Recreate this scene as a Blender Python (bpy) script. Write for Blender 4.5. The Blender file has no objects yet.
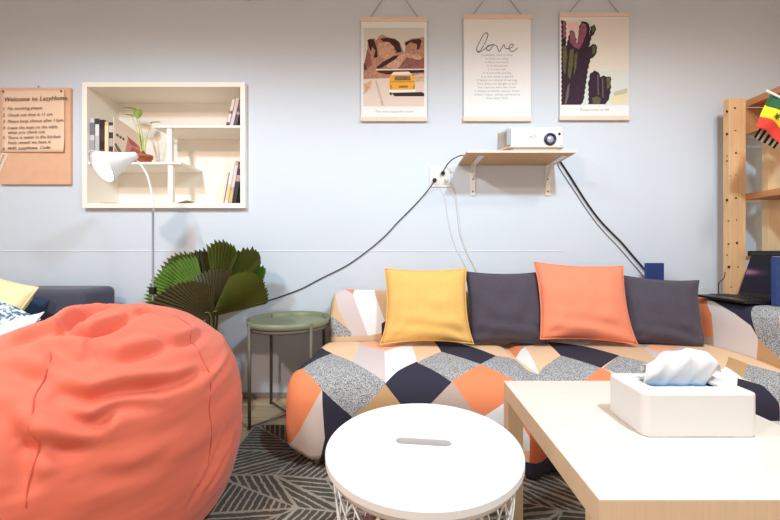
import bpy, bmesh, math, random, bisect
from mathutils import Vector, Matrix, Euler, noise
random.seed(7)
S = bpy.context.scene
COL = S.collection
PI = math.pi
R = math.radians

# ----------------------------------------------------------------- camera ----
CAM_Z, F, CX, CY = .89, 365.0, 400.0, 252.0      # eye height, focal length and principal point in pixels
cam = bpy.data.cameras.new('camera'); camo = bpy.data.objects.new('camera', cam); COL.objects.link(camo)
cam.sensor_width = 36; cam.lens = F/780*36
cam.shift_x = -(CX - 390)/780; cam.shift_y = -(260 - CY)/780
cam.clip_start = .02
camo.location = (0, 0, CAM_Z); camo.rotation_euler = (PI/2, 0, 0)
S.camera = camo
WALL = 2.225                                      # distance of the back wall

# -------------------------------------------------------------- materials ----
def lin(c):
    c = c/255
    return c/12.92 if c <= .04045 else ((c + .055)/1.055)**2.4
def rgb(r, g, b): return (lin(r), lin(g), lin(b), 1)
def mat(name, col, rough=.6, bump=0, scale=300, var=0, vscale=6, metallic=0, emit=0, sheen=0, stretch=None, trans=0, spec=.5, coat=0):
    m = bpy.data.materials.new(name); m.use_nodes = True
    nt = m.node_tree; b = nt.nodes['Principled BSDF']
    c = rgb(*col)
    b.inputs['Base Color'].default_value = c
    b.inputs['Roughness'].default_value = rough
    b.inputs['Metallic'].default_value = metallic
    b.inputs['Specular IOR Level'].default_value = spec
    if sheen: b.inputs['Sheen Weight'].default_value = sheen
    if coat: b.inputs['Coat Weight'].default_value = coat
    if trans: b.inputs['Transmission Weight'].default_value = trans
    if emit:
        b.inputs['Emission Color'].default_value = c; b.inputs['Emission Strength'].default_value = emit
    tc = nt.nodes.new('ShaderNodeTexCoord')
    vec = tc.outputs['Object']
    if stretch:
        mp = nt.nodes.new('ShaderNodeMapping'); mp.inputs['Scale'].default_value = stretch
        nt.links.new(vec, mp.inputs['Vector']); vec = mp.outputs['Vector']
    if var:
        n = nt.nodes.new('ShaderNodeTexNoise'); n.inputs['Scale'].default_value = vscale; n.inputs['Detail'].default_value = 5
        nt.links.new(vec, n.inputs['Vector'])
        r = nt.nodes.new('ShaderNodeValToRGB')
        r.color_ramp.elements[0].position = .3; r.color_ramp.elements[1].position = .7
        r.color_ramp.elements[0].color = tuple(x*(1 - var) for x in c[:3]) + (1,)
        r.color_ramp.elements[1].color = tuple(min(x*(1 + var*.6), 1) for x in c[:3]) + (1,)
        nt.links.new(n.outputs['Fac'], r.inputs['Fac']); nt.links.new(r.outputs['Color'], b.inputs['Base Color'])
    if bump:
        n2 = nt.nodes.new('ShaderNodeTexNoise'); n2.inputs['Scale'].default_value = scale; n2.inputs['Detail'].default_value = 3
        nt.links.new(tc.outputs['Object'], n2.inputs['Vector'])
        bp = nt.nodes.new('ShaderNodeBump'); bp.inputs['Strength'].default_value = bump; bp.inputs['Distance'].default_value = .002
        nt.links.new(n2.outputs['Fac'], bp.inputs['Height']); nt.links.new(bp.outputs['Normal'], b.inputs['Normal'])
    return m
def ramp_mat(name, c0, c1, scale, rough=.9, p0=.45, p1=.55, stretch=None, detail=2, bump=.3):
    m = mat(name, c0, rough); nt = m.node_tree; b = nt.nodes['Principled BSDF']
    tc = nt.nodes.new('ShaderNodeTexCoord'); vec = tc.outputs['Object']
    if stretch:
        mp = nt.nodes.new('ShaderNodeMapping'); mp.inputs['Scale'].default_value = stretch
        nt.links.new(vec, mp.inputs['Vector']); vec = mp.outputs['Vector']
    n = nt.nodes.new('ShaderNodeTexNoise'); n.inputs['Scale'].default_value = scale; n.inputs['Detail'].default_value = detail
    nt.links.new(vec, n.inputs['Vector'])
    r = nt.nodes.new('ShaderNodeValToRGB')
    r.color_ramp.elements[0].position = p0; r.color_ramp.elements[1].position = p1
    r.color_ramp.elements[0].color = rgb(*c0); r.color_ramp.elements[1].color = rgb(*c1)
    nt.links.new(n.outputs['Fac'], r.inputs['Fac']); nt.links.new(r.outputs['Color'], b.inputs['Base Color'])
    if bump:
        bp = nt.nodes.new('ShaderNodeBump'); bp.inputs['Strength'].default_value = bump; bp.inputs['Distance'].default_value = .002
        nt.links.new(n.outputs['Fac'], bp.inputs['Height']); nt.links.new(bp.outputs['Normal'], b.inputs['Normal'])
    return m

M = {}
M['wall'] = mat('wall_paint', (209, 216, 226), .75, bump=.05, scale=60, var=.015, vscale=2)
M['side_wall'] = mat('cream_wall_paint', (225, 215, 200), .8)
M['ceiling'] = mat('ceiling_paint', (225, 215, 205), .85)
M['trim'] = mat('trim_white', (218, 224, 230), .6)
M['skirting'] = mat('skirting_grey', (150, 135, 130), .7)
M['white'] = mat('white_paint', (232, 229, 224), .45)
M['cream'] = mat('cream_board', (246, 238, 226), .5)
M['white_metal'] = mat('white_metal', (232, 230, 228), .35)
M['white_plastic'] = mat('white_plastic', (224, 219, 214), .35)
M['grey_plastic'] = mat('grey_plastic', (150, 150, 156), .45)
M['vent_plastic'] = mat('vent_plastic', (190, 182, 172), .5)
M['black'] = mat('black_plastic', (22, 21, 24), .4)
M['black_cable'] = mat('black_rubber', (24, 22, 24), .5)
M['brown_cable'] = mat('brown_rubber', (120, 100, 86), .6)
M['white_cable'] = mat('white_rubber', (228, 224, 220), .5)
M['glass_dark'] = mat('lens_glass', (30, 28, 44), .08, coat=1)
M['lens_ring'] = mat('lens_ring', (28, 28, 44), .3)
M['lens_shine'] = mat('lens_core', (150, 152, 190), .1, coat=1)
M['coral'] = mat('coral_canvas', (228, 110, 84), .75, bump=.12, scale=900, sheen=.15, var=.03, vscale=3)
M['coral_seam'] = mat('coral_thread', (206, 82, 66), .85)
M['navy_sofa'] = mat('navy_upholstery', (72, 72, 88), .9, bump=.3, scale=500, sheen=.2)
M['yellow_linen'] = mat('yellow_linen', (236, 186, 104), .9, bump=.3, scale=500, sheen=.1, var=.04, vscale=40)
M['plum_linen'] = mat('plum_linen', (76, 68, 80), .92, bump=.3, scale=500, sheen=.1, var=.06, vscale=60)
M['orange_linen'] = mat('orange_linen', (242, 140, 106), .9, bump=.3, scale=500, sheen=.1, var=.03, vscale=40)
M['cream_cushion'] = mat('cream_cotton', (240, 220, 168), .9, bump=.2, scale=400, var=.08, vscale=8)
M['white_cushion'] = mat('white_cotton', (225, 225, 232), .9, bump=.2, scale=400)
M['teal_cushion'] = mat('navy_cotton', (44, 62, 92), .9)
M['blue_print'] = ramp_mat('blue_print_cotton', (70, 110, 135), (222, 226, 226), 70, bump=.1)
# slipcover colours
SC = {
 'peach': mat('cover_peach', (238, 198, 160), .85, bump=.1, scale=600),
 'apricot': mat('cover_apricot', (244, 176, 138), .85, bump=.1, scale=600),
 'tan': mat('cover_tan', (216, 182, 146), .85, bump=.1, scale=600),
 'ochre': mat('cover_ochre', (196, 154, 106), .85, bump=.1, scale=600),
 'orange': mat('cover_orange', (236, 138, 92), .85, bump=.1, scale=600),
 'rust': mat('cover_rust', (196, 98, 62), .85, bump=.1, scale=600),
 'navy': mat('cover_navy', (42, 40, 58), .85, bump=.1, scale=600),
 'lilac': mat('cover_lilac', (210, 194, 192), .85, bump=.1, scale=600),
 'mauve': mat('cover_mauve', (190, 164, 154), .85, bump=.1, scale=600),
 'pale': mat('cover_pale', (224, 212, 208), .85, bump=.1, scale=600),
 'stone': mat('cover_stone', (214, 198, 186), .85, bump=.1, scale=600),
 'white': mat('cover_white', (238, 236, 236), .85, bump=.1, scale=600),
 'tweed': ramp_mat('cover_tweed', (84, 82, 88), (204, 204, 204), 300, p0=.36, p1=.64, detail=1),
}
M['dark_base'] = mat('dark_sofa_base', (24, 22, 32), .95)
M['foot_wood'] = mat('pale_wood', (150, 138, 124), .6)
M['birch'] = mat('birch_veneer', (232, 218, 206), .42, var=.025, vscale=4, stretch=(2, 30, 30))
M['birch_edge'] = mat('birch_edge', (228, 196, 162), .5, var=.06, vscale=5, stretch=(30, 2, 2))
M['birch_leg'] = mat('birch_leg', (222, 188, 150), .5, var=.06, vscale=5, stretch=(30, 30, 2))
M['tabletop_white'] = mat('table_lacquer', (234, 232, 232), .4)
M['rim_white'] = mat('rim_lacquer', (226, 216, 208), .45)
M['pine'] = mat('pine_post', (226, 180, 132), .6, var=.12, vscale=4, stretch=(14, 14, 1.2))
M['pine_board'] = mat('pine_board', (186, 128, 82), .6, var=.14, vscale=4, stretch=(14, 1.2, 14))
M['pine_panel'] = mat('pine_panel', (232, 196, 152), .6, var=.06, vscale=4, stretch=(14, 14, 1.2))
M['knot'] = mat('knot_hole', (60, 34, 18), .8)
M['shelf_wood'] = mat('shelf_oak', (204, 164, 118), .5, var=.14, vscale=4, stretch=(1.5, 20, 20))
M['rail_wood'] = mat('rail_beech', (236, 210, 188), .5, var=.04, vscale=5, stretch=(2, 30, 30))
M['paper'] = mat('paper', (236, 236, 238), .8)
M['string'] = mat('jute_string', (150, 128, 112), .9)
M['ink'] = mat('ink', (48, 44, 46), .8)
M['soft_ink'] = mat('soft_ink', (150, 148, 154), .8)
M['kraft'] = mat('kraft_board', (224, 174, 142), .85, var=.05, vscale=20)
M['note'] = mat('note_paper', (236, 200, 172), .85)
M['strip'] = mat('strip_paper', (232, 206, 176), .85)
M['pin'] = mat('pin_red', (176, 72, 46), .4)
M['olive'] = mat('olive_metal', (132, 136, 108), .4, spec=.4)
M['olive_dark'] = mat('olive_leg', (104, 98, 84), .5)
M['terracotta'] = mat('terracotta', (176, 94, 66), .8, bump=.2, scale=200)
M['soil'] = mat('soil', (60, 42, 30), 1, bump=1, scale=120)
M['leaf_bright'] = mat('bright_leaf', (128, 152, 40), .5, var=.2, vscale=30)
M['stem_green'] = mat('pale_stem', (190, 200, 110), .6)
M['bulb_brown'] = mat('bulb_brown', (110, 66, 40), .8)
M['palm'] = mat('palm_leaf', (84, 90, 34), .42, var=.25, vscale=7, spec=.4)
M['palm_brown'] = mat('palm_leaf_dark', (66, 58, 30), .45, var=.25, vscale=7, spec=.4)
M['palm_green'] = mat('palm_leaf_green', (96, 126, 48), .45, var=.25, vscale=7, spec=.4)
M['palm_stalk'] = mat('palm_stalk', (96, 92, 50), .6)
M['pot_grey'] = mat('grey_pot', (150, 146, 140), .6)
M['mauve_knit'] = mat('mauve_knit', (128, 86, 92), .95, bump=.8, scale=120, var=.2, vscale=20)
M['blue_book'] = mat('blue_cover', (34, 54, 112), .6)
M['blue_folder'] = mat('blue_folder', (40, 66, 120), .6)
M['tissue'] = mat('tissue_paper', (228, 226, 226), .9)
M['blue_wrap'] = mat('blue_wrap', (136, 180, 216), .5)
M['flag_green'] = mat('flag_green', (38, 92, 58), .8)
M['flag_yellow'] = mat('flag_yellow', (238, 208, 36), .8)
M['flag_red'] = mat('flag_red', (214, 58, 46), .8)
M['flag_star'] = mat('flag_star', (62, 84, 34), .8)
M['flag_black'] = mat('flag_black', (24, 22, 24), .8)
M['flag_white'] = mat('flag_white', (220, 212, 200), .8)
M['bulb_glow'] = mat('lamp_bulb', (236, 244, 255), .4, emit=9)
M['pole_grey'] = mat('pole_grey', (128, 128, 136), .4)
M['shade_in'] = mat('shade_inside', (240, 242, 246), .4)

# --------------------------------------------------------- mesh building ----
class MB:
    def __init__(self): self.v = []; self.f = []; self.mi = []; self.sm = []
    def add(self, vs, fs, mi=0, smooth=False):
        o = len(self.v); self.v += [tuple(v) for v in vs]
        for f in fs: self.f.append(tuple(i + o for i in f)); self.mi.append(mi); self.sm.append(smooth)
        return self
    def box(self, a, b, mi=0):
        (x0, y0, z0), (x1, y1, z1) = a, b
        vs = [(x0,y0,z0),(x1,y0,z0),(x1,y1,z0),(x0,y1,z0),(x0,y0,z1),(x1,y0,z1),(x1,y1,z1),(x0,y1,z1)]
        return self.add(vs, [(3,2,1,0),(4,5,6,7),(0,1,5,4),(1,2,6,5),(2,3,7,6),(3,0,4,7)], mi)
    def hull(self, bot, top, mi=0):           # two matching rings
        n = len(bot)
        return self.add(list(bot) + list(top), [tuple(range(n))[::-1], tuple(range(n, 2*n))] + [(i, (i+1) % n, n + (i+1) % n, n + i) for i in range(n)], mi)
    def tube(self, pts, r, n=8, mi=0, caps=True):
        pts = [Vector(p) for p in pts]; rs = r if isinstance(r, (list, tuple)) else [r]*len(pts)
        vs = []; fs = []; up = None
        for i, p in enumerate(pts):
            t = (pts[min(i+1, len(pts)-1)] - pts[max(i-1, 0)]).normalized()
            if up is None:
                a = Vector((0, 0, 1)) if abs(t.z) < .9 else Vector((1, 0, 0))
                up = (a - t*a.dot(t)).normalized()
            else: up = (up - t*up.dot(t)).normalized()
            sd = t.cross(up)
            for k in range(n):
                a = 2*PI*k/n; vs.append(p + (up*math.cos(a) + sd*math.sin(a))*rs[i])
        for i in range(len(pts) - 1):
            for k in range(n):
                fs.append((i*n + k, i*n + (k+1) % n, (i+1)*n + (k+1) % n, (i+1)*n + k))
        if caps: fs += [tuple(range(n))[::-1], tuple(range((len(pts)-1)*n, len(pts)*n))]
        return self.add(vs, fs, mi, True)
    def lathe(self, prof, n=32, c=(0, 0, 0), mi=0, smooth=True, closed=True):
        vs = []; fs = []
        for r, z in prof:
            for k in range(n):
                a = 2*PI*k/n; vs.append((c[0] + r*math.cos(a), c[1] + r*math.sin(a), c[2] + z))
        for i in range(len(prof) - 1):
            for k in range(n): fs.append((i*n + k, i*n + (k+1) % n, (i+1)*n + (k+1) % n, (i+1)*n + k))
        if closed: fs += [tuple(range(n))[::-1], tuple(range((len(prof)-1)*n, len(prof)*n))]
        return self.add(vs, fs, mi, smooth)
    def grid(self, fn, nu, nv, mi=0, smooth=True):
        vs = [fn(i/nu, j/nv) for i in range(nu + 1) for j in range(nv + 1)]
        fs = [(i*(nv+1) + j, (i+1)*(nv+1) + j, (i+1)*(nv+1) + j + 1, i*(nv+1) + j + 1) for i in range(nu) for j in range(nv)]
        return self.add(vs, fs, mi, smooth)
    def poly(self, pts, mi=0): return self.add(pts, [tuple(range(len(pts)))], mi)
    def xf(self, mtx): self.v = [tuple(mtx @ Vector(v)) for v in self.v]; return self
    def build(self, name, mats, parent=None, bevel=0, seg=2, loc=None, rot=None, solid=0, sub=0):
        me = bpy.data.meshes.new(name); me.from_pydata(self.v, [], self.f)
        if not isinstance(mats, (list, tuple)): mats = [mats]
        for m in mats: me.materials.append(m)
        me.polygons.foreach_set('material_index', self.mi); me.polygons.foreach_set('use_smooth', self.sm); me.update()
        o = bpy.data.objects.new(name, me); COL.objects.link(o)
        if parent: o.parent = parent
        if loc is not None: o.location = loc
        if rot is not None: o.rotation_euler = rot
        if solid:
            md = o.modifiers.new('thickness', 'SOLIDIFY'); md.thickness = solid; md.offset = 0
        if sub:
            md = o.modifiers.new('smooth', 'SUBSURF'); md.levels = md.render_levels = sub
        if bevel:
            md = o.modifiers.new('bevel', 'BEVEL'); md.width = bevel; md.segments = seg; md.limit_method = 'ANGLE'; md.angle_limit = R(40)
        return o
def tag(o, label=None, cat=None, group=None, kind=None):
    if label: o['label'] = label
    if cat: o['category'] = cat
    if group: o['group'] = group
    if kind: o['kind'] = kind
    return o
def thing(name, label, cat, loc=(0, 0, 0), rot=(0, 0, 0), group=None):
    o = bpy.data.objects.new(name, None); COL.objects.link(o); o.empty_display_size = .05
    o.location = loc; o.rotation_euler = rot
    return tag(o, label, cat, group)
def at(x, y, Y): return Vector(((x - CX)*Y/F, Y, CAM_Z - (y - CY)*Y/F))     # where a sight line meets depth Y
def smooth_path(pts, n=10):
    pts = [tuple(p) for p in pts]
    return catmull(pts, n)
def text_mb(body, size, mtx, mi=0, align='CENTER', shear=0, spacing=1.0, extr=.0002):
    cu = bpy.data.curves.new('text_tmp', 'FONT'); cu.body = body; cu.size = size; cu.align_x = align; cu.shear = shear
    cu.space_character = spacing; cu.resolution_u = 2; cu.extrude = extr
    o = bpy.data.objects.new('text_tmp', cu); COL.objects.link(o)
    me = bpy.data.meshes.new_from_object(o.evaluated_get(bpy.context.evaluated_depsgraph_get()))
    mb = MB(); mb.add([mtx @ v.co for v in me.vertices], [tuple(p.vertices) for p in me.polygons], mi)
    bpy.data.objects.remove(o); bpy.data.curves.remove(cu); bpy.data.meshes.remove(me)
    return mb
def merge(a, b):
    o = len(a.v); a.v += b.v; a.f += [tuple(i + o for i in f) for f in b.f]; a.mi += b.mi; a.sm += b.sm
    return a
WALLFACE = Matrix(((1, 0, 0, 0), (0, 0, -1, 0), (0, 1, 0, 0), (0, 0, 0, 1)))   # drawing plane x,y -> world X,Z facing the room (-Y)
def inside(p, poly):
    x, y = p; c = False; n = len(poly)
    for i in range(n):
        (x0, y0), (x1, y1) = poly[i], poly[(i+1) % n]
        if (y0 > y) != (y1 > y) and x < (x1 - x0)*(y - y0)/(y1 - y0) + x0: c = not c
    return c
# --- sofa surfaces -----------------------------------------------------------
def catmull(pts, n=14):
    out = []
    for i in range(len(pts) - 1):
        p0 = pts[max(i-1, 0)]; p1 = pts[i]; p2 = pts[i+1]; p3 = pts[min(i+2, len(pts)-1)]
        for k in range(n):
            t = k / n
            out.append(tuple(0.5*((2*b) + (-a+c)*t + (2*a-5*b+4*c-d)*t*t + (-a+3*b-3*c+d)*t**3)
                             for a, b, c, d in zip(p0, p1, p2, p3)))
    out.append(tuple(pts[-1]))
    return out
class Profile:
    def __init__(self, pts):
        self.p = catmull(pts); self.s = [0.0]
        for a, b in zip(self.p, self.p[1:]):
            self.s.append(self.s[-1] + math.dist(a, b))
        self.len = self.s[-1]
    def at(self, s):
        s = min(max(s, 0.0), self.len)
        i = min(max(bisect.bisect_right(self.s, s) - 1, 0), len(self.p) - 2)
        t = (s - self.s[i]) / max(self.s[i+1] - self.s[i], 1e-9)
        return tuple(a + (b - a)*t for a, b in zip(self.p[i], self.p[i+1]))
def sstep(a, b, x):
    t = min(max((x - a)/(b - a), 0.0), 1.0)
    return t*t*(3 - 2*t)
SEAT_P = Profile([(1.475, .065), (1.452, .15), (1.445, .24), (1.455, .315), (1.50, .372), (1.60, .402), (1.75, .412), (1.88, .41), (1.95, .405)])
BACK_P = Profile([(1.955, .38), (1.962, .47), (1.985, .58), (2.02, .652), (2.075, .676), (2.13, .665), (2.165, .60), (2.175, .40)])
ARM_P = Profile([(1.60, .38), (1.607, .48), (1.612, .58), (1.632, .628), (1.68, .640), (1.80, .640), (1.848, .625), (1.87, .56), (1.872, .30), (1.872, .07)])
SEAT_U = (-.475, 1.60); BACK_U = (-.385, 1.62); ARM_U = (1.36, 2.17)
def seat(u, s):
    y, z = SEAT_P.at(s)
    f = 1 - sstep(1.47, 1.9, y)
    y += -.055*sstep(-.15, .5, u)*f
    z -= .05*sstep(.1, .6, u)*(1 - sstep(.06, .3, z))
    t = min(max((SEAT_U[0] + .11 - u)/.11, 0), 1)
    x = u + .05*t*sstep(1.5, 1.78, y)
    k = 1 - (1 - math.sqrt(max(1 - t*t, 0)))*.30
    y = 1.74 + (y - 1.74)*k; z = .24 + (z - .24)*k
    if z > .2:
        z -= .022*math.exp(-((u - .55)/.028)**2)*sstep(.2, .36, z)
        z += .010*math.sin(math.pi*min(max((u + .47)/1.02, 0), 1) if u < .55 else math.pi*(u - .55)/1.05)
    # loose cloth folds low on the drop
    w = 1 - sstep(.07, .26, z)
    y += .014*w*math.sin(u*31 + 1.3) + .008*w*math.sin(u*57); z += .012*w*math.sin(u*23 + .6)
    return (x, y, z)
def back(u, s):
    y, z = BACK_P.at(s)
    t = min(max((BACK_U[0] + .06 - u)/.06, 0), 1)
    k = 1 - (1 - math.sqrt(max(1 - t*t, 0)))*.22
    y = 2.08 + (y - 2.08)*k; z = .42 + (z - .42)*k
    z += .004*math.sin(u*9)
    return (u, y, z)
def arm(u, s):            # u runs along the depth of the room
    x, z = ARM_P.at(s)
    t = min(max((ARM_U[0] + .06 - u)/.06, 0), 1)
    k = 1 - (1 - math.sqrt(max(1 - t*t, 0)))*.22
    x = 1.74 + (x - 1.74)*k; z = .36 + (z - .36)*k
    return (x, u, z)
SEAT_PATCH = [
    ('white', [(-0.448, 0.707), (-0.390, 0.784), (-0.330, 0.784), (-0.331, 0.784), (-0.430, 0.784)]),
    ('navy', [(-0.330, 0.784), (-0.266, 0.784), (-0.266, 0.784), (-0.331, 0.784)]),
    ('tweed', [(-0.325, 0.784), (-0.293, 0.784), (-0.239, 0.784), (-0.106, 0.784), (-0.117, 0.784), (-0.194, 0.747), (-0.240, 0.784)]),
    ('peach', [(-0.448, 0.707), (-0.331, 0.784), (-0.204, 0.692), (-0.208, 0.433), (-0.321, 0.549)]),
    ('apricot', [(-0.212, 0.766), (-0.117, 0.784), (0.064, 0.784), (0.057, 0.720), (-0.071, 0.554), (-0.204, 0.692)]),
    ('lilac', [(-0.204, 0.692), (-0.071, 0.554), (-0.058, 0.293), (-0.133, 0.353), (-0.206, 0.430)]),
    ('white', [(-0.071, 0.554), (0.057, 0.713), (0.073, 0.442), (-0.000, 0.365), (-0.056, 0.293)]),
    ('navy', [(-0.469, 0.377), (-0.456, 0.457), (-0.448, 0.707), (-0.319, 0.539), (-0.423, 0.390)]),
    ('tweed', [(-0.319, 0.539), (-0.133, 0.353), (-0.056, 0.293), (-0.127, 0.210), (-0.190, 0.163), (-0.202, 0.171), (-0.310, 0.270), (-0.423, 0.390)]),
    ('orange', [(-0.468, 0.386), (-0.423, 0.390), (-0.314, 0.270), (-0.356, 0.192), (-0.416, 0.085), (-0.445, 0.029), (-0.467, 0.000)]),
    ('stone', [(-0.314, 0.270), (-0.294, 0.090), (-0.313, 0.000), (-0.437, 0.000), (-0.467, 0.000), (-0.445, 0.029), (-0.416, 0.085), (-0.356, 0.192)]),
    ('navy', [(-0.310, 0.270), (-0.190, 0.163), (-0.147, 0.000), (-0.319, 0.000), (-0.294, 0.090)]),
    ('ochre', [(-0.056, 0.293), (0.008, 0.219), (-0.020, 0.000), (-0.153, 0.000), (-0.190, 0.163), (-0.127, 0.210)]),
    ('navy', [(0.073, 0.432), (0.164, 0.356), (0.209, 0.311), (0.125, 0.225), (0.098, 0.193), (0.031, 0.190), (0.008, 0.219), (-0.056, 0.293), (-0.004, 0.358)]),
    ('peach', [(0.057, 0.720), (0.064, 0.784), (0.181, 0.784), (0.196, 0.564), (0.111, 0.465), (0.074, 0.442)]),
    ('tweed', [(0.196, 0.564), (0.344, 0.438), (0.209, 0.313), (0.078, 0.428), (0.111, 0.465)]),
    ('navy', [(0.181, 0.784), (0.235, 0.784), (0.282, 0.775), (0.443, 0.531), (0.348, 0.439), (0.197, 0.567)]),
    ('peach', [(0.235, 0.784), (0.524, 0.753), (0.547, 0.573), (0.574, 0.380), (0.517, 0.505), (0.445, 0.531), (0.282, 0.775)]),
    ('tweed', [(0.445, 0.531), (0.517, 0.505), (0.568, 0.396), (0.565, 0.347), (0.444, 0.328), (0.347, 0.434)]),
    ('orange', [(0.346, 0.430), (0.447, 0.338), (0.499, 0.261), (0.494, 0.134), (0.407, 0.246), (0.328, 0.192), (0.270, 0.216), (0.209, 0.313)]),
    ('mauve', [(0.209, 0.311), (0.270, 0.216), (0.326, 0.191), (0.236, 0.058), (0.098, 0.050), (0.098, 0.193), (0.125, 0.225)]),
    ('white', [(0.326, 0.191), (0.407, 0.246), (0.494, 0.134), (0.494, 0.106), (0.305, 0.076)]),
    ('tweed', [(0.565, 0.784), (0.592, 0.784), (0.773, 0.784), (0.627, 0.654), (0.574, 0.758)]),
    ('orange', [(0.564, 0.784), (0.627, 0.667), (0.544, 0.564)]),
    ('white', [(0.629, 0.667), (0.574, 0.394), (0.564, 0.445), (0.547, 0.573)]),
    ('peach', [(0.631, 0.667), (0.770, 0.784), (0.791, 0.784), (0.739, 0.533), (0.575, 0.392)]),
    ('navy', [(0.780, 0.784), (0.855, 0.784), (0.994, 0.522), (0.838, 0.409), (0.739, 0.533)]),
    ('white', [(0.791, 0.784), (1.068, 0.784), (0.919, 0.661)]),
    ('tan', [(0.919, 0.661), (1.052, 0.784), (1.250, 0.784), (1.209, 0.641), (1.099, 0.426), (1.075, 0.418), (1.000, 0.527)]),
    ('tweed', [(0.736, 0.529), (0.834, 0.409), (0.734, 0.331), (0.628, 0.312), (0.565, 0.347), (0.575, 0.392)]),
    ('orange', [(0.837, 0.407), (0.854, 0.378), (0.868, 0.323), (0.806, 0.255), (0.653, 0.259), (0.738, 0.331)]),
    ('tweed', [(0.994, 0.515), (1.092, 0.418), (1.029, 0.362), (0.892, 0.364), (0.849, 0.403)]),
    ('tweed', [(1.259, 0.756), (1.308, 0.784), (1.369, 0.771), (1.197, 0.632)]),
    ('apricot', [(1.199, 0.629), (1.374, 0.771), (1.392, 0.654), (1.225, 0.533)]),
    ('lilac', [(1.195, 0.623), (1.225, 0.533), (1.392, 0.654), (1.419, 0.577), (1.186, 0.375), (1.103, 0.426)]),
    ('ochre', [(1.495, 0.520), (1.495, 0.439), (1.366, 0.346), (1.374, 0.417)]),
    ('white', [(1.374, 0.417), (1.365, 0.345), (1.314, 0.306), (1.210, 0.331)]),
    ('tweed', [(1.495, 0.439), (1.582, 0.364), (1.486, 0.206), (1.450, 0.254), (1.418, 0.309), (1.373, 0.345)]),
    ('navy', [(1.350, 0.339), (1.418, 0.309), (1.447, 0.247), (1.444, 0.189), (1.337, 0.187), (1.292, 0.272)]),
    ('rust', [(0.497, 0.243), (0.764, 0.238), (0.771, 0.049), (0.496, 0.051)]),
    ('navy', [(0.470, 0.066), (0.848, 0.054), (0.865, 0.000), (0.493, 0.000)]),  # low navy hem, also paints in the shadow under the sofa
]
BACK_PATCH = [
    ('lilac', [(-0.372, 0.349), (-0.317, 0.369), (-0.260, 0.283), (-0.172, 0.069), (-0.258, 0.067), (-0.332, 0.204)]),
    ('orange', [(-0.323, 0.369), (-0.254, 0.369), (-0.257, 0.287)]),
    ('white', [(-0.254, 0.369), (-0.149, 0.369), (-0.138, 0.281), (-0.081, 0.133), (-0.097, 0.083), (-0.172, 0.069), (-0.257, 0.287)]),
    ('tweed', [(-0.369, 0.167), (-0.263, 0.083), (-0.268, 0.062), (-0.385, 0.055)]),
    ('navy', [(-0.097, 0.126), (-0.065, 0.146), (-0.064, 0.062), (-0.097, 0.062)]),
    ('navy', [(0.762, 0.315), (0.818, 0.312), (0.783, 0.035), (0.729, 0.037)]),
]
ARM_PATCH = [
    ('orange', [(2.171, 0.320), (2.013, 0.320), (1.884, 0.190), (1.872, 0.074), (2.053, 0.038)]),
    ('mauve', [(2.053, 0.038), (1.872, 0.074), (1.859, 0.000), (2.022, 0.000)]),
    ('pale', [(1.960, 0.277), (1.765, 0.218), (1.678, 0.175), (1.637, 0.120), (1.636, 0.000), (1.681, 0.000), (1.855, 0.000), (1.884, 0.190)]),
    ('navy', [(2.019, 0.320), (1.714, 0.320), (1.715, 0.320), (1.637, 0.120), (1.678, 0.175), (1.765, 0.218), (1.960, 0.277)]),
    ('tweed', [(1.717, 0.320), (1.589, 0.320), (1.499, 0.025), (1.637, 0.120)]),
    ('ochre', [(1.637, 0.120), (1.499, 0.025), (1.488, 0.000), (1.636, 0.000)]),
]
def patch_sheet(name, fn, U, V, nu, nv, patches, base, parent, flip=False):
    """cloth of coloured patches: a flat grid cut along the patch outlines, then laid over the cushion shape"""
    keys = list(SC); bm = bmesh.new()
    vs = [[bm.verts.new((U[0] + (U[1]-U[0])*i/nu, V[0] + (V[1]-V[0])*j/nv, 0)) for j in range(nv + 1)] for i in range(nu + 1)]
    for i in range(nu):
        for j in range(nv):
            f = bm.faces.new((vs[i][j], vs[i+1][j], vs[i+1][j+1], vs[i][j+1])); f.material_index = keys.index(base)
    for key, poly in patches:
        mx_, my_ = sum(p[0] for p in poly)/len(poly), sum(p[1] for p in poly)/len(poly)
        poly = [(p[0] + .004*(p[0] - mx_)/(math.hypot(p[0] - mx_, p[1] - my_) + 1e-6), p[1] + .004*(p[1] - my_)/(math.hypot(p[0] - mx_, p[1] - my_) + 1e-6)) for p in poly]     # seams meet
        for (x0, y0), (x1, y1) in zip(poly, poly[1:] + poly[:1]):
            d = math.hypot(x1 - x0, y1 - y0)
            if d < 1e-4: continue
            nrm = Vector((-(y1 - y0), x1 - x0, 0)).normalized()
            ax, bx, ay, by = min(x0, x1) - 1e-4, max(x0, x1) + 1e-4, min(y0, y1) - 1e-4, max(y0, y1) + 1e-4
            g = [f for f in bm.faces if not (max(v.co.x for v in f.verts) < ax or min(v.co.x for v in f.verts) > bx or
                                            max(v.co.y for v in f.verts) < ay or min(v.co.y for v in f.verts) > by)]
            es = set(e for f in g for e in f.edges); ve = set(v for f in g for v in f.verts)
            bmesh.ops.bisect_plane(bm, geom=g + list(es) + list(ve), dist=2e-4, plane_co=(x0, y0, 0), plane_no=nrm)
        for f in bm.faces:
            c = f.calc_center_median()
            if inside((c.x, c.y), poly): f.material_index = keys.index(key)
    for v in bm.verts: v.co = Vector(fn(v.co.x, v.co.y))
    bmesh.ops.triangulate(bm, faces=[f for f in bm.faces if len(f.verts) > 4])
    for f in bm.faces: f.smooth = True
    if flip: bmesh.ops.reverse_faces(bm, faces=bm.faces)
    me = bpy.data.meshes.new(name); bm.to_mesh(me); bm.free()
    for k in keys: me.materials.append(SC[k])
    o = bpy.data.objects.new(name, me); COL.objects.link(o); o.parent = parent
    md = o.modifiers.new('thickness', 'SOLIDIFY'); md.thickness = .006; md.offset = -1 if not flip else -1
    return o

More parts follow.
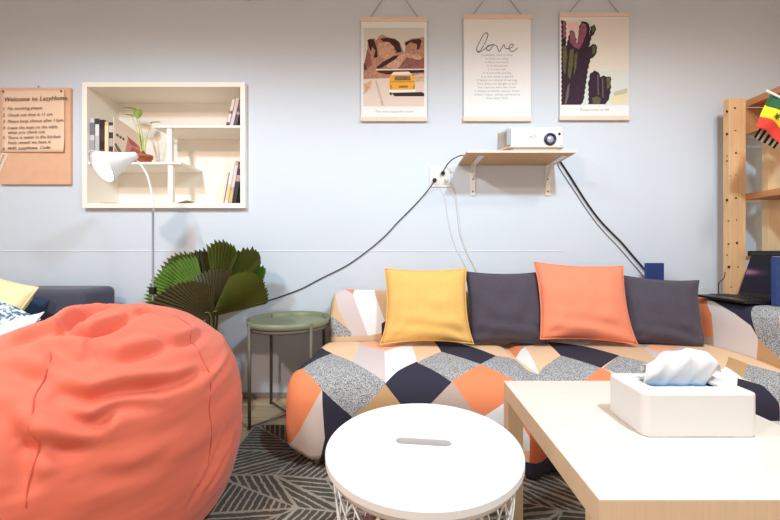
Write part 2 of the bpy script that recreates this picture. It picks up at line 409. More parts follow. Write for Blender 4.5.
# ================================================================ setting ====
def struct(name, mb, m, bevel=0):
    o = mb.build(name, m, bevel=bevel); o['kind'] = 'structure'; return o
XL, XR, YB, ZC = -3.3, 2.75, -2.4, 2.62
NX0, NX1, NZ0, NZ1 = (84 - CX)*WALL/F, (243 - CX)*WALL/F, CAM_Z - (206.5 - CY)*WALL/F, CAM_Z - (84 - CY)*WALL/F     # niche that takes the bookshelf box
for a_, b_ in (((XL, WALL, 0), (NX0, WALL + .3, ZC)), ((NX1, WALL, 0), (XR, WALL + .3, ZC)), ((NX0, WALL, 0), (NX1, WALL + .3, NZ0)), ((NX0, WALL, NZ1), (NX1, WALL + .3, ZC))):
    struct('wall_back', MB().box(a_, b_), M['wall'])
struct('wall_left', MB().box((XL - .1, YB, 0), (XL, WALL + .3, ZC)), M['side_wall'])
struct('wall_right', MB().box((XR, YB, 0), (XR + .1, WALL + .3, ZC)), M['side_wall'])
struct('wall_front', MB().box((XL, YB - .1, 0), (XR, YB, ZC)), M['side_wall'])
struct('ceiling', MB().box((XL - .1, YB - .1, ZC), (XR + .1, WALL + .3, ZC + .1)), M['ceiling'])
# floor: oak planks
fm = mat('oak_floor', (205, 172, 134), .45, var=.12, vscale=4, stretch=(1.5, 14, 1))
nt = fm.node_tree; bs = nt.nodes['Principled BSDF']; src = bs.inputs['Base Color'].links[0].from_socket
bt = nt.nodes.new('ShaderNodeTexBrick'); bt.inputs['Scale'].default_value = 1; bt.inputs['Brick Width'].default_value = 1.2
bt.inputs['Row Height'].default_value = .14; bt.inputs['Mortar Size'].default_value = .0025
bt.inputs['Color1'].default_value = (1, 1, 1, 1); bt.inputs['Color2'].default_value = (.82, .8, .78, 1); bt.inputs['Mortar'].default_value = (.35, .28, .2, 1)
tcn = nt.nodes.new('ShaderNodeTexCoord'); nt.links.new(tcn.outputs['Object'], bt.inputs['Vector'])
mx = nt.nodes.new('ShaderNodeMix'); mx.data_type = 'RGBA'; mx.blend_type = 'MULTIPLY'; mx.inputs[0].default_value = 1
nt.links.new(src, mx.inputs[6]); nt.links.new(bt.outputs['Color'], mx.inputs[7]); nt.links.new(mx.outputs[2], bs.inputs['Base Color'])
struct('floor', MB().box((XL - .1, YB - .1, -.1), (XR + .1, WALL + .3, 0)), fm)
struct('trim_1', MB().box((XL, WALL - .003, .892), (1.0, WALL, .899)), M['trim'], bevel=.001)
struct('baseboard_back', MB().box((XL, WALL - .008, 0), (XR, WALL, .035)), M['skirting'], bevel=.002)

# rug -------------------------------------------------------------------------
def rug():
    X0, X1, Y0, Y1 = -.735, 1.75, .15, 1.86
    rnd = random.Random(11)
    nx, ny = 11, 8
    pt = {}
    for i in range(nx + 1):
        for j in range(ny + 1):
            x = X0 + (X1 - X0)*i/nx + (.5*(X1 - X0)/nx if j % 2 and 0 < i < nx else 0) + (rnd.uniform(-.045, .045) if 0 < i < nx else 0)
            y = Y0 + (Y1 - Y0)*j/ny + (rnd.uniform(-.04, .04) if 0 < j < ny else 0)
            pt[i, j] = (min(max(x, X0), X1), y)
    tris = []
    for i in range(nx):
        for j in range(ny):
            a, b, c, d = pt[i, j], pt[i+1, j], pt[i+1, j+1], pt[i, j+1]
            tris += [(a, b, d), (b, c, d)] if j % 2 else [(a, b, c), (a, c, d)]
    vs = []; fs = []; uv = []; dist = []
    for t in tris:
        k = rnd.randrange(3); a, b, c = t[k], t[(k+1) % 3], t[(k+2) % 3]
        ex, ey = b[0] - a[0], b[1] - a[1]; L = math.hypot(ex, ey); nx_, ny_ = -ey/L, ex/L
        o = len(vs)
        for p in t: vs.append((p[0], p[1], .010)); uv.append((((p[0]-a[0])*nx_ + (p[1]-a[1])*ny_), (p[0]-a[0])*ex/L + (p[1]-a[1])*ey/L))
        ar = abs((t[1][0]-t[0][0])*(t[2][1]-t[0][1]) - (t[2][0]-t[0][0])*(t[1][1]-t[0][1]))
        h = [ar/max(math.dist(t[(q+1) % 3], t[(q+2) % 3]), 1e-6) for q in range(3)]
        for q in range(3): dist.append([h[q] if w == q else 0 for w in range(3)])
        fs.append((o, o+1, o+2))
    me = bpy.data.meshes.new('rug'); 
    # pile block under the patterned face
    n = len(vs); vs += [(X0,Y0,0),(X1,Y0,0),(X1,Y1,0),(X0,Y1,0),(X0,Y0,.010),(X1,Y0,.010),(X1,Y1,.010),(X0,Y1,.010)]
    fs += [tuple(n + k for k in f) for f in ((3,2,1,0),(0,1,5,4),(1,2,6,5),(2,3,7,6),(3,0,4,7))]
    me.from_pydata(vs, [], fs); me.update()
    ul = me.uv_layers.new(name='stripe'); ca = me.color_attributes.new('edge_distance', 'FLOAT_COLOR', 'CORNER')
    ul = me.uv_layers['stripe']; ca = me.color_attributes['edge_distance']
    for p in me.polygons:
        for li in p.loop_indices:
            vi = me.loops[li].vertex_index
            if vi < n: ul.data[li].uv = uv[vi]; ca.data[li].color = (*dist[vi], 1)
            else: ca.data[li].color = (1, 1, 1, 1)
    m = mat('rug_pile', (74, 68, 62), .95, bump=.8, scale=350); nt = m.node_tree; b = nt.nodes['Principled BSDF']; L = nt.links
    def N(t, **k):
        q = nt.nodes.new(t)
        for a, v in k.items(): setattr(q, a, v)
        return q
    def mth(op, a, b_=None, c=None):
        q = N('ShaderNodeMath', operation=op)
        for i, v in enumerate((a, b_, c)):
            if v is None: continue
            if hasattr(v, 'is_output'): L.new(v, q.inputs[i])
            else: q.inputs[i].default_value = v
        return q.outputs[0]
    uvn = N('ShaderNodeUVMap', uv_map='stripe'); sx = N('ShaderNodeSeparateXYZ'); L.new(uvn.outputs[0], sx.inputs[0])
    nz = N('ShaderNodeTexNoise'); nz.inputs['Scale'].default_value = 55; nz.inputs['Detail'].default_value = 2
    tc = N('ShaderNodeTexCoord'); L.new(tc.outputs['Object'], nz.inputs['Vector'])
    wob = mth('MULTIPLY', mth('SUBTRACT', nz.outputs['Fac'], .5), .012)
    ph = mth('MODULO', mth('ADD', mth('DIVIDE', mth('ADD', sx.outputs[0], wob), .024), 100), 1)
    stripe = mth('LESS_THAN', ph, .30)
    at_ = N('ShaderNodeAttribute', attribute_name='edge_distance'); se = N('ShaderNodeSeparateColor'); L.new(at_.outputs['Color'], se.inputs[0])
    dmin = mth('MINIMUM', mth('MINIMUM', se.outputs[0], se.outputs[1]), se.outputs[2])
    edge = mth('LESS_THAN', mth('ADD', dmin, wob), .004)
    fac = mth('MAXIMUM', stripe, edge)
    mxn = N('ShaderNodeMix', data_type='RGBA'); L.new(fac, mxn.inputs[0]); mxn.inputs[6].default_value = rgb(76, 70, 64); mxn.inputs[7].default_value = rgb(154, 145, 131)
    L.new(mxn.outputs[2], b.inputs['Base Color'])
    me.materials.append(m)
    o = bpy.data.objects.new('rug', me); COL.objects.link(o)
    tag(o, 'dark grey-brown rug with pale striped triangles on the floor', 'rug')
rug()
RUG = .010

# ================================================================ wall art ====
def poster(label, x0, x1, y0, y1, cord_x, rail_h=5.5):
    s = WALL - .012; k = s/F
    X0, X1 = (x0 - CX)*k, (x1 - CX)*k; Z1, Z0 = CAM_Z - (y0 - CY)*k, CAM_Z - (y1 - CY)*k
    w, h = X1 - X0, Z1 - Z0
    t = thing('hanging_poster', label, 'poster', ((X0 + X1)/2, WALL - .004, Z0), group='posters hung on wooden rails')
    MB().box((-w/2 + .004, -.009, .006), (w/2 - .004, -.007, h - .006)).build('poster_sheet', M['paper'], t)
    MB().box((-w/2, -.017, h - .026), (w/2, -.001, h)).build('top_rail', M['rail_wood'], t, bevel=.002)
    MB().box((-w/2, -.017, 0), (w/2, -.001, .026)).build('bottom_rail', M['rail_wood'], t, bevel=.002)
    cy = h + (16 + y0)*k
    top = min(cy, ZC - Z0 - .05)
    c = MB()
    for sx in (-1, 1): c.tube([(sx*w*.37, -.005, h - .004), (cord_x*sx*.006, -.004, top)], .0016, 6)
    c.build('cord', M['string'], t)
    MB().tube([(0, .004, top + .002), (0, -.012, top + .002)], .003, 8).build('nail', M['olive_dark'], t)
    return t, w, h
def drawing(name, parent, shapes, mats, cmap, y=-.0095):
    """flat printed picture: shapes drawn in order, each a hair in front of the last"""
    mb = MB()
    for i, (key, pts) in enumerate(shapes):
        q = [(*cmap(*p), y - .00006*i) for p in pts]
        mb.add([(a, c, b) for a, b, c in q], [tuple(range(len(q)))], list(mats).index(key))
    return mb.build(name, [mats[k] for k in mats], parent)

# desert road with a van
P1, w, h = poster('hanging poster of a yellow van on a desert road below red rocks', 360.5, 427.5, 17.5, 121.5, 1)
def c1(x, y): return ((x - 182.5)/309*w, h - (y - 10)/498*h)
pm = {k: mat('print_' + k, c, .8, var=.0 if k in ('sky', 'van_roof', 'van', 'road') else .3, vscale=70) for k, c in {
 'sky': (214, 211, 200), 'rock': (190, 138, 116), 'rock_light': (214, 166, 142), 'rock_dark': (64, 36, 34), 'rock_mid': (150, 98, 82),
 'road': (228, 208, 198), 'sand': (222, 190, 160), 'line': (206, 176, 160), 'van': (240, 176, 62), 'van_dark': (168, 110, 44), 'van_roof': (244, 240, 234),
 'shade': (44, 34, 36), 'glass': (120, 110, 96)}.items()}
sh = [('sky', [(42,60),(322,60),(322,250),(42,250)]),
 ('rock', [(60,145),(66,116),(88,110),(104,118),(112,100),(132,92),(150,104),(186,112),(208,128),(220,160),(232,180),(238,126),(262,112),(296,108),(322,104),(322,275),(42,275),(42,230),(60,225)]),
 ('rock_light', [(110,135),(150,126),(178,140),(186,190),(150,215),(112,190)]),
 ('rock_light', [(160,215),(230,180),(300,190),(322,230),(322,255),(200,262),(150,250)]),
 ('rock_mid', [(200,255),(240,200),(300,215),(322,200),(322,262)]),
 ('rock_dark', [(60,120),(70,113),(90,116),(104,160),(108,200),(88,205),(96,170),(82,150),(76,176),(66,150)]),
 ('rock_dark', [(118,112),(150,108),(188,114),(208,130),(218,175),(196,180),(182,150),(160,128),(132,126)]),
 ('rock_dark', [(232,130),(262,118),(300,112),(310,122),(300,160),(286,168),(290,140),(258,128),(236,150)]),
 ('rock_dark', [(100,250),(130,225),(180,195),(206,190),(190,210),(150,236),(126,252),(110,256)]),
 ('rock_mid', [(60,160),(76,190),(80,240),(66,250),(52,270),(44,240)]),
 ('rock_dark', [(44,240),(52,232),(54,262),(46,268)]),
 ('road', [(42,305),(322,285),(322,435),(42,435)]),
 ('rock', [(42,262),(110,258),(322,262),(322,290),(170,300),(42,306)]),
 ('rock_dark', [(104,266),(322,262),(322,274),(150,284),(110,274)]),
 ('van_roof', [(100,258),(322,256),(322,261),(100,263)]),
 ('sand', [(42,330),(80,310),(78,352),(42,380)]), ('rock_light', [(42,340),(64,326),(74,344),(48,366)]),
 ('line', [(96,312),(102,312),(136,432),(126,432)]), ('sand', [(276,285),(322,280),(322,316),(276,320)]),
 ('shade', [(172,372),(310,368),(322,374),(322,388),(184,388)]),
 ('van', [(162,300),(170,284),(262,282),(276,296),(280,330),(278,358),(166,360),(160,340)]),
 ('van_roof', [(168,286),(180,272),(250,270),(266,284)]), ('van_dark', [(186,292),(256,291),(260,312),(184,313)]),
 ('glass', [(192,296),(250,295),(253,309),(190,310)]), ('van_dark', [(164,318),(279,317),(279,320),(164,321)]),
 ('van_dark', [(204,338),(246,337),(246,347),(204,348)]), ('van_roof', [(160,358),(282,356),(282,368),(160,370)]),
 ('shade', [(162,370),(172,370),(172,384),(162,380)]), ('van_dark', [(166,334),(171,334),(171,352),(166,352)]), ('van_dark', [(272,334),(277,334),(277,352),(272,352)])]
drawing('picture', P1, sh, pm, c1)
def wf(x, z, y=-.0092): return Matrix.Translation((x, y, z)) @ WALLFACE
text_mb('The more beautiful travel', .019, wf(0, h*.085), shear=.3, spacing=1.15).build('lettering', M['soft_ink'], P1)

# love poem
P2, w, h = poster('hanging white poster with the handwritten word love over lines of text', 463, 531.5, 15, 121.5, 1)
def c2(x, y): return ((x - 589)/264*w, h - (y - 65)/418*h)
lp = [(508,205),(520,208),(538,182),(552,148),(550,136),(538,140),(522,168),(510,196),(514,211),(528,208),(552,190),(572,182),(566,196),(556,206),(548,200),(552,188),(568,182),(582,184),(590,194),(597,210),(606,196),(614,182),(620,196),(634,197),(649,189),(650,181),(641,181),(634,192),(638,205),(650,208),(668,195)]
lo = MB().tube([(a, -.0094, b) for a, b in [c2(*p) for p in catmull(lp, 5)]], .0021, 5)
lo.build('handwriting', M['ink'], P2)
lines = ['is patient, love is kind', 'it does not envy', 'it does not boast', 'it is not proud', 'it is not rude', 'it is not self-seeking', 'it is not easily angered',
         'it keeps no record of wrongs', 'love does not delight in evil', 'but rejoices with the truth', 'it always protects, always trusts', 'always hopes, always perseveres', 'love never fails']
tx = MB()
for i, l in enumerate(lines):
    a, b = c2(588, 226 + i*14.1); merge(tx, text_mb(l, .0185, wf(a, b), spacing=1.12))
tx.build('lettering', M['soft_ink'], P2)

# cactus
P3, w, h = poster('hanging poster of tall dark cacti against a pale sky', 559, 629.5, 13, 120.5, 1)
def c3(x, y): return ((x - 255)/272*w, h - (y - 55)/425*h)
cm = {k: mat('cactus_' + k, c, .8, var=.35 if k in ('dark', 'rose', 'green') else 0, vscale=60) for k, c in {
 'sky': (228, 224, 216), 'sky_low': (216, 224, 222), 'dark': (48, 28, 48), 'rose': (150, 90, 110), 'green': (96, 96, 60), 'glow': (238, 200, 200), 'hill': (228, 218, 182), 'bush': (186, 194, 168), 'spine': (110, 96, 100)}.items()}
def bumpy(pts, a=3, st=9):
    out = []
    for (x0, y0), (x1, y1) in zip(pts, pts[1:] + pts[:1]):
        n = max(1, int(math.hypot(x1-x0, y1-y0)/st))
        for k in range(n):
            t = k/n; q = a*(1 if k % 2 else -1)
            out.append((x0 + (x1-x0)*t + q*.6, y0 + (y1-y0)*t))
    return out
sh = [('sky', [(128,84),(388,78),(388,420),(128,420)]), ('sky_low', [(230,290),(388,280),(388,420),(210,420)]),
 ('hill', [(318,385),(384,370),(384,412),(318,412)]), ('bush', [(330,368),(382,352),(382,372),(330,384)]),
 ('dark', bumpy([(128,84),(146,90),(146,190),(160,130),(170,120),(184,150),(190,190),(196,110),(206,88),(228,92),(238,110),(236,150),(240,110),(256,100),(262,112),(258,132),(244,150),(234,190),(248,178),(262,180),(266,200),(258,225),(240,238),(230,280),(222,340),(214,400),(204,418),(128,418)])),
 ('dark', bumpy([(232,330),(240,295),(256,282),(272,290),(278,310),(292,302),(304,308),(318,306),(320,340),(314,390),(300,416),(232,416)])),
 ('rose', [(134,90),(144,92),(144,150),(134,160)]), ('rose', [(160,130),(178,128),(188,180),(196,120),(206,96),(222,100),(226,130),(212,170),(196,200),(176,190),(160,170)]),
 ('glow', [(150,96),(190,92),(196,120),(180,130),(156,120)]),
 ('green', [(132,190),(146,180),(150,230),(142,300),(134,280)]), ('green', [(160,200),(176,196),(172,260),(160,320),(152,300)]), ('green', [(178,220),(190,210),(184,280),(176,300)]),
 ('green', [(244,112),(256,106),(258,124),(246,136)]), ('green', [(248,186),(260,186),(258,214),(246,220)]), ('green', [(302,312),(316,310),(314,350),(304,356)]), ('green', [(246,392),(264,384),(280,392),(276,414),(250,414)]),
 ('spine', [(150,350),(160,330),(156,380),(146,416),(140,416)]), ('spine', [(266,300),(270,300),(272,380),(268,380)]), ('spine', [(284,312),(288,312),(290,390),(286,390)])]
drawing('picture', P3, sh, cm, c3)
text_mb('Proportion of 80', .022, wf(0, h*.088), shear=.2, spacing=1.15).build('lettering', M['soft_ink'], P3)

# kraft board with the house rules
k = WALL/F
t = thing('kraft_board', 'kraft paper board on the wall with house rules pinned to it', 'notice board', ((38 - CX)*k, WALL, CAM_Z - (185 - CY)*k))
bw, bh = 70*k, 96*k
MB().box((-bw/2, -.018, 0), (bw/2, 0, bh)).build('backing', M['kraft'], t, bevel=.002)
MB().tube([(.01, -.008, bh - .004), (.012, -.012, bh + .012), (.016, -.006, bh + .016)], .0018, 6).build('hook', M['olive_dark'], t)
def cn(x, y): return ((x - 180)/378*80*k, bh - (y - 42)/520*110*k)     # note drawn from the zoomed photograph
note = thing('rules_note', 'handwritten house rules sheet pinned on the kraft board', 'note', (t.location.x, WALL - .019, t.location.z))
def nsurf(u, v):
    x = 22 + (322 - 22)*u - 8*(v < .2)*0; y = 52 + (346 - 52)*v
    a, b = cn(x, y)
    return (a, -.002 - .006*(max(0, v - .7)/.3)**2*(.3 + u) - .003*(max(0, u - .8)/.2)**2, b)
MB().grid(nsurf, 14, 14).build('note_sheet', M['note'], note, solid=.0006)
tx = MB()
def nl(x, y, s, size, al='LEFT'): a, b = cn(x, y); merge(tx, text_mb(s, size, Matrix.Translation((a, -.0095, b)) @ WALLFACE @ Matrix.Rotation(R(1.5), 4, 'Z'), align=al, shear=.25, spacing=1.05, extr=.0003))
nl(42, 110, 'Welcome to LazyHome', .0375)
for x, y, s in ((36,150,'1  No smoking please.'), (36,181,'2  Check out time is 11 am.'), (36,210,'3  Please keep silence after 11pm.'), (36,240,'4  Leave the keys on the table'),
                (36,262,'    when you check out.'), (36,286,'5  There is water in the kitchen.'), (36,310,'    Feels sweet? we have it.'), (36,336,'6  WiFi: LazyHome  Code:')): nl(x, y, s, .0255)
tx.build('handwriting', M['ink'], note)
for x, y in ((36, 62), (308, 60)):
    a, b = cn(x, y); MB().lathe([(.001, 0), (.006, .002), (.006, .006), (.002, .008)], 10).build('push_pin', M['pin'], note, loc=(a, -.003, b), rot=(PI/2, 0, 0))
st = thing('paper_strip', 'narrow handwritten paper strip hanging from the lower left of the kraft board', 'paper strip', (t.location.x, WALL - .0165, t.location.z))
a0, a1, a2, a3 = cn(28, 346), cn(58, 352), cn(14, 452), cn(-8, 440)
MB().poly([(a3[0], -.004, a3[1]), (a2[0], -.004, a2[1]), (a1[0], -.003, a1[1]), (a0[0], -.003, a0[1])]).build('strip_sheet', M['strip'], st, solid=.0006)
text_mb('thanks all of you', .017, Matrix.Translation((cn(6, 436)[0], -.006, cn(6, 436)[1])) @ WALLFACE @ Matrix.Rotation(R(66), 4, 'Z'), align='LEFT').build('handwriting', M['ink'], st)

# ================================================================ bookshelf ===
BY0 = WALL - .032; BS = F/BY0; BBK = BY0/.893      # front and back of the box
def bx_(x): return (x - CX)/BS
def bz_(y): return CAM_Z - (y - CY)/BS
X0, X1, Z0, Z1 = bx_(82), bx_(245), bz_(208), bz_(82)
bsf = thing('wall_bookshelf', 'cream white open bookshelf box set into the wall with staggered shelves', 'bookshelf', ((X0+X1)/2, BY0, Z0))
ox, oz = (X0+X1)/2, Z0
def bpart(name, a, b, m='cream', bev=.0015):
    return MB().box((a[0]-ox, a[1]-BY0, a[2]-oz), (b[0]-ox, b[1]-BY0, b[2]-oz)).build(name, M[m], bsf, bevel=bev)
T = .029
bpart('side_panel', (X0, BY0, Z0), (X0+T, BBK, Z1)); bpart('side_panel', (X1-T, BY0, Z0), (X1, BBK, Z1))
bpart('top_panel', (X0+T, BY0, Z1-T), (X1-T, BBK, Z1)); bpart('bottom_panel', (X0+T, BY0, Z0), (X1-T, BBK, Z0+T))
bpart('back_panel', (X0+T, BBK-.012, Z0+T), (X1-T, BBK, Z1-T), bev=0)
LZ = bz_(163.8)       # under the lower shelf
UZ = bz_(127)
xe, xu = bx_(180), bx_(152)
bpart('shelf', (X0+T, BY0+.012, LZ), (xe, BBK-.012, LZ+.014)); bpart('shelf', (xu, BY0+.012, UZ), (X1-T, BBK-.012, UZ+.014))
bpart('shelf_post', (bx_(164.5), BY0+.02, LZ+.014), (bx_(164.5)+.03, BY0+.045, UZ)); bpart('shelf_post', (bx_(165.5), BY0+.02, Z0+T), (bx_(165.5)+.03, BY0+.045, LZ))
LS, US, BSZ = LZ + .0142, UZ + .0142, Z0 + T + .0002      # standing heights

def book(label, x, z, w, h, d, col, page=(232,222,205), lean=0, y=BY0 + .05, band=None, grp=None, cat='book'):
    """x,z lower left of the spine, spine towards the room; leaning turns it about its lower right or left edge"""
    c = mat('cover_' + str(len(bpy.data.materials)), col, .5, var=.05, vscale=40)
    w, h = w*1.09, h*1.09      # sizes below were read at the shelf front
    t = thing('book', label, cat, (x, y, z), (0, R(lean), 0), grp)
    hh = .0018
    mb = MB()
    mb.box((0, 0, 0), (w, .003, h)); mb.box((0, 0, 0), (hh, d, h)); mb.box((w-hh, 0, 0), (w, d, h))
    mb.build('cover', c, t, bevel=.0005)
    MB().box((hh, .003, .003), (w-hh, d-.004, h-.003)).build('pages', mat('pages_' + str(len(bpy.data.materials)), page, .8), t)
    for (z0, z1, cc) in band or ():
        MB().box((.0005, -.0006, z0*h), (w-.0005, .0002, z1*h)).build('spine_print', mat('spine_' + str(len(bpy.data.materials)), cc, .5), t)
    return t
g1 = 'books standing on the lower left shelf'
ya = BY0 + .02
xs = X0 + T + .0006
book('grey-white book at the far left of the lower shelf', xs, LS, .027, .245, .15, (205,203,205), y=ya, band=[(.1,.5,(160,158,166)), (.62,.9,(120,118,124))], grp=g1)
book('pale grey book with dark top second from the left on the lower shelf', xs+.0318, LS, .024, .246, .15, (226,222,218), y=ya, band=[(.86,.99,(60,56,58)), (.2,.6,(190,186,186))], grp=g1)
book('black-brown book between two pale books on the lower shelf', xs+.0600, LS, .026, .236, .15, (40,30,28), y=ya, band=[(.15,.3,(110,70,46)), (.5,.8,(70,52,46))], grp=g1)
book('cream yellow spined book beside the black book on the lower shelf', xs+.0906, LS, .022, .226, .15, (226,196,140), y=ya, band=[(.1,.9,(236,212,168))], grp=g1)
book('dark spined book with white lettering blocks on the lower shelf', xs+.1168, LS, .022, .222, .15, (64,52,58), y=ya, band=[(.1,.25,(200,190,186)), (.4,.6,(180,170,170)), (.75,.92,(205,196,190))], grp=g1)
# the magazine turned to the room
mg = thing('magazine', 'red and green illustrated magazine leaning face out beside the books', 'magazine', (xs + .1475, ya, LS), (0, 0, R(84)))
mw, mh = .195, .275
def mtop(x): return mh - .05*(x/mw)**1.5
MB().hull([(0,0,0),(mw,0,0),(mw,.006,0),(0,.006,0)], [(0,0,mh),(mw,0,mtop(mw)),(mw,.006,mtop(mw)),(0,.006,mh)]).build('pages', mat('magazine_paper', (232,214,196), .6), mg)
mm = {kk: mat('magazine_' + kk, c, .5) for kk, c in {'pale': (236,214,198), 'red': (190,92,84), 'rose': (214,140,130), 'green': (104,112,62), 'orange': (226,120,70), 'ink': (80,66,66)}.items()}
drawing('cover_print', mg, [('pale', [(0,0),(mw,0),(mw,mtop(mw)),(.09,mtop(.09)),(0,mh)]), ('rose', [(.07,.06),(mw,.0),(mw,.15),(.1,.185)]), ('red', [(.09,.05),(.14,.02),(mw,.03),(mw,.12),(.13,.13)]),
  ('red', [(.09,.19),(.15,.165),(.18,.14),(.12,.14)]), ('orange', [(0,.0),(.05,0),(.03,.06),(0,.09)]), ('green', [(0,.11),(.012,.12),(.11,.02),(.09,.0),(.07,.0)]),
  ('ink', [(.014,.165),(.03,.162),(.03,.178),(.014,.18)]), ('ink', [(.036,.16),(.052,.157),(.052,.172),(.036,.175)]), ('ink', [(.058,.155),(.072,.152),(.072,.167),(.058,.17)])], mm, lambda a, b: (a, b), y=-.0006)
# books on the upper shelf, leaning on the right side
g2 = 'slim books leaning on the upper right shelf'
ub = X1 - T
book('pale pink book with dark foot leaning leftmost on the upper shelf', ub-.113, US, .018, .165, .12, (228,206,192), lean=13.5, y=BY0 + .05, band=[(0,.2,(70,54,58)), (.5,.6,(120,96,90))], grp=g2)
book('pale book with lilac spine leaning in the middle of the upper shelf trio', ub-.0895, US, .020, .172, .12, (224,200,190), lean=13, y=BY0 + .05, band=[(.55,.95,(214,180,176)), (.05,.4,(206,192,200))], grp=g2)
book('dark brown book leaning against the right side of the upper shelf', ub-.0645, US, .018, .168, .12, (70,44,42), lean=12.5, y=BY0 + .05, band=[(.45,.55,(180,150,140)), (.7,.9,(110,76,72))], grp=g2)
g3 = 'tall books leaning in the lower right corner of the bookshelf'
book('thin cream book leaning leftmost in the lower right corner of the bookshelf', ub-.137, BSZ, .010, .185, .14, (232,214,196), lean=10.5, y=BY0 + .05, grp=g3)
book('white book with pale yellow stripe leaning in the lower right corner', ub-.1205, BSZ, .020, .232, .14, (236,226,220), lean=10, y=BY0 + .05, band=[(.1,.5,(214,196,150))], grp=g3)
book('pinkish grey tall book leaning in the lower right corner', ub-.096, BSZ, .019, .250, .14, (196,164,160), lean=9.5, y=BY0 + .05, band=[(.4,.9,(222,196,190)), (.05,.3,(206,180,120))], grp=g3)
book('black book leaning against the right side at the bottom of the bookshelf', ub-.072, BSZ, .022, .24, .14, (38,26,32), lean=9, y=BY0 + .05, band=[(.55,.7,(190,160,156)), (.85,.97,(120,84,90))], grp=g3)
# flat papers on the bottom board
lf = thing('folded_leaflet', 'folded pale leaflet lying open on the bottom board of the bookshelf', 'leaflet', (bx_(184), BY0 + .06, BSZ))
MB().add([(-.075,-.03,.003),(0,-.035,.022),(.07,-.03,.004),(.07,.05,.004),(0,.05,.022),(-.075,.05,.003)], [(0,1,4,5),(1,2,3,4)]).build('sheet', mat('leaflet_paper', (214,196,180), .6), lf, solid=.0015)
MB().add([(-.05,-.022,.011),(-.01,-.025,.0225),(-.01,.03,.0225),(-.05,.03,.011)], [(0,1,2,3)]).build('print', mat('leaflet_print', (90,84,80), .6), lf, solid=.0006)
cd = thing('printed_card', 'small dark printed card lying on the bottom board below the lamp', 'card', (bx_(107), BY0 + .045, BSZ))
MB().box((-.052,-.03,.0006),(.052,.03,.004)).build('card_sheet', mat('card_stock', (196,186,178), .6), cd)
b = MB()
for i in range(7): b.box((-.048 + i*.014, -.0305, .001), (-.040 + i*.014 + .004*(i % 2), .02, .0046))
b.build('card_print', M['ink'], cd)

# small potted plant
PPY = BY0 + .075
pp = thing('potted_seedling', 'small plant with four green leaves in a terracotta pot on the bookshelf', 'potted plant', ((143.5 - CX)*PPY/F, PPY, LS))
MB().lathe([(.034, 0), (.038, .004), (.044, .040), (.050, .040), (.051, .056), (.045, .056), (.043, .048)], 28, closed=False).build('pot', M['terracotta'], pp, solid=.003)
MB().lathe([(.001, .050), (.043, .049), (.043, .045)], 20, closed=False).build('soil', M['soil'], pp)
MB().lathe([(.006, .045), (.014, .055), (.012, .072), (.004, .085)], 12).build('bulb', M['bulb_brown'], pp)
q = PPY/F
def pl(x, y, dy=0): return Vector(((x - 143.5)*q, dy, (163 - y)*q))
def leaf(parent, c, ax, up, L, W, m, stem_from):
    ax = Vector(ax).normalized(); up = Vector(up); up = (up - ax*up.dot(ax)).normalized(); sd = ax.cross(up)
    def fn(u, v):
        wv = math.sin(PI*min(u*.97 + .015, 1))**.7*(1 - .25*u)
        return c + ax*(L*(u - .5)) + sd*(W*(v - .5)*wv) + up*(.35*W*abs(v - .5)*wv - .1*L*(u - .4)**2)
    MB().grid(fn, 10, 6).build('leaf', m, parent, solid=.001)
sm_ = MB()
for (bx, by), (tx_, ty), dy, ax, up, L, W in (
   ((142,152),(127,106),.02,(-1,.1,.22),(.1,-.5,1),.105,.045), ((143,151),(140,113),-.01,(.15,.2,1),(.1,-1,.1),.062,.06),
   ((142,152),(131,115),-.02,(-1,-.1,.2),(0,-.5,1),.065,.03), ((144,152),(155,121),0,(1,-.1,.05),(0,-.45,1),.075,.032)):
    c = pl(tx_, ty, dy); leaf(pp, c, ax, up, L, W, M['leaf_bright'], None)
    p0 = pl(bx, by + 2); mid = (p0 + c)/2 + Vector(((p0.x - c.x)*.25, 0, .01))
    MB().tube(catmull([tuple(p0), tuple(mid), tuple(c - Vector(ax).normalized()*L*.3)], 6), [.004]*7 + [.002]*6, 6).build('stem', M['stem_green'], pp)

# ================================================================ lamp ========
LY = 1.82
lamp = thing('reading_lamp', 'white gooseneck floor lamp with lit cone shade in front of the bookshelf', 'floor lamp', (at(153, 0, LY).x, LY, 0))
lx = lamp.location.x
def ll(x, y, d=0): p = at(x, y, LY + d); return (p.x - lx, d, p.z)
MB().lathe([(.001, 0), (.115, 0), (.115, .012), (.10, .02), (.015, .026), (.012, .05)], 36).build('base', M['white_metal'], lamp, bevel=.001)
MB().tube([(0, 0, .03), (0, 0, ll(153, 208)[2])], .0052, 12).build('pole', M['pole_grey'], lamp)
MB().tube(catmull([(0, 0, ll(153, 218)[2]), ll(153, 204), ll(151, 190), ll(147, 175), ll(140, 164), ll(133, 158)], 8), .0046, 10).build('gooseneck', M['white_metal'], lamp)
sw = MB().box((-.014, -.012, ll(0, 294)[2]), (.012, .012, ll(0, 287)[2])); sw.build('switch', M['black'], lamp, bevel=.003)
tip = Vector(ll(136, 155)); mouth = Vector(ll(101, 167, -.125)); ax = (mouth - tip).normalized(); HL = (mouth - tip).length
rot = ax.to_track_quat('Z', 'Y').to_matrix().to_4x4()
head = MB().lathe([(.002, -.004), (.016, 0), (.020, .012), (.024, .03), (.040, HL*.45), (.062, HL*.78), (.076, HL*.97), (.0785, HL), (.0745, HL), (.060, HL*.77), (.038, HL*.46), (.022, .034), (.001, .03)], 40, closed=False)
head.xf(Matrix.Translation(tip) @ rot).build('lamp_shade', M['white_metal'], lamp)
MB().lathe([(.001, 0), (.012, 0), (.014, .02), (.03, .04), (.036, .06), (.03, .082), (.001, .094)], 20).xf(Matrix.Translation(tip + ax*(HL - .11)) @ rot).build('bulb', M['bulb_glow'], lamp)
mbl = Vector(lamp.location) + tip + ax*(HL + .02)

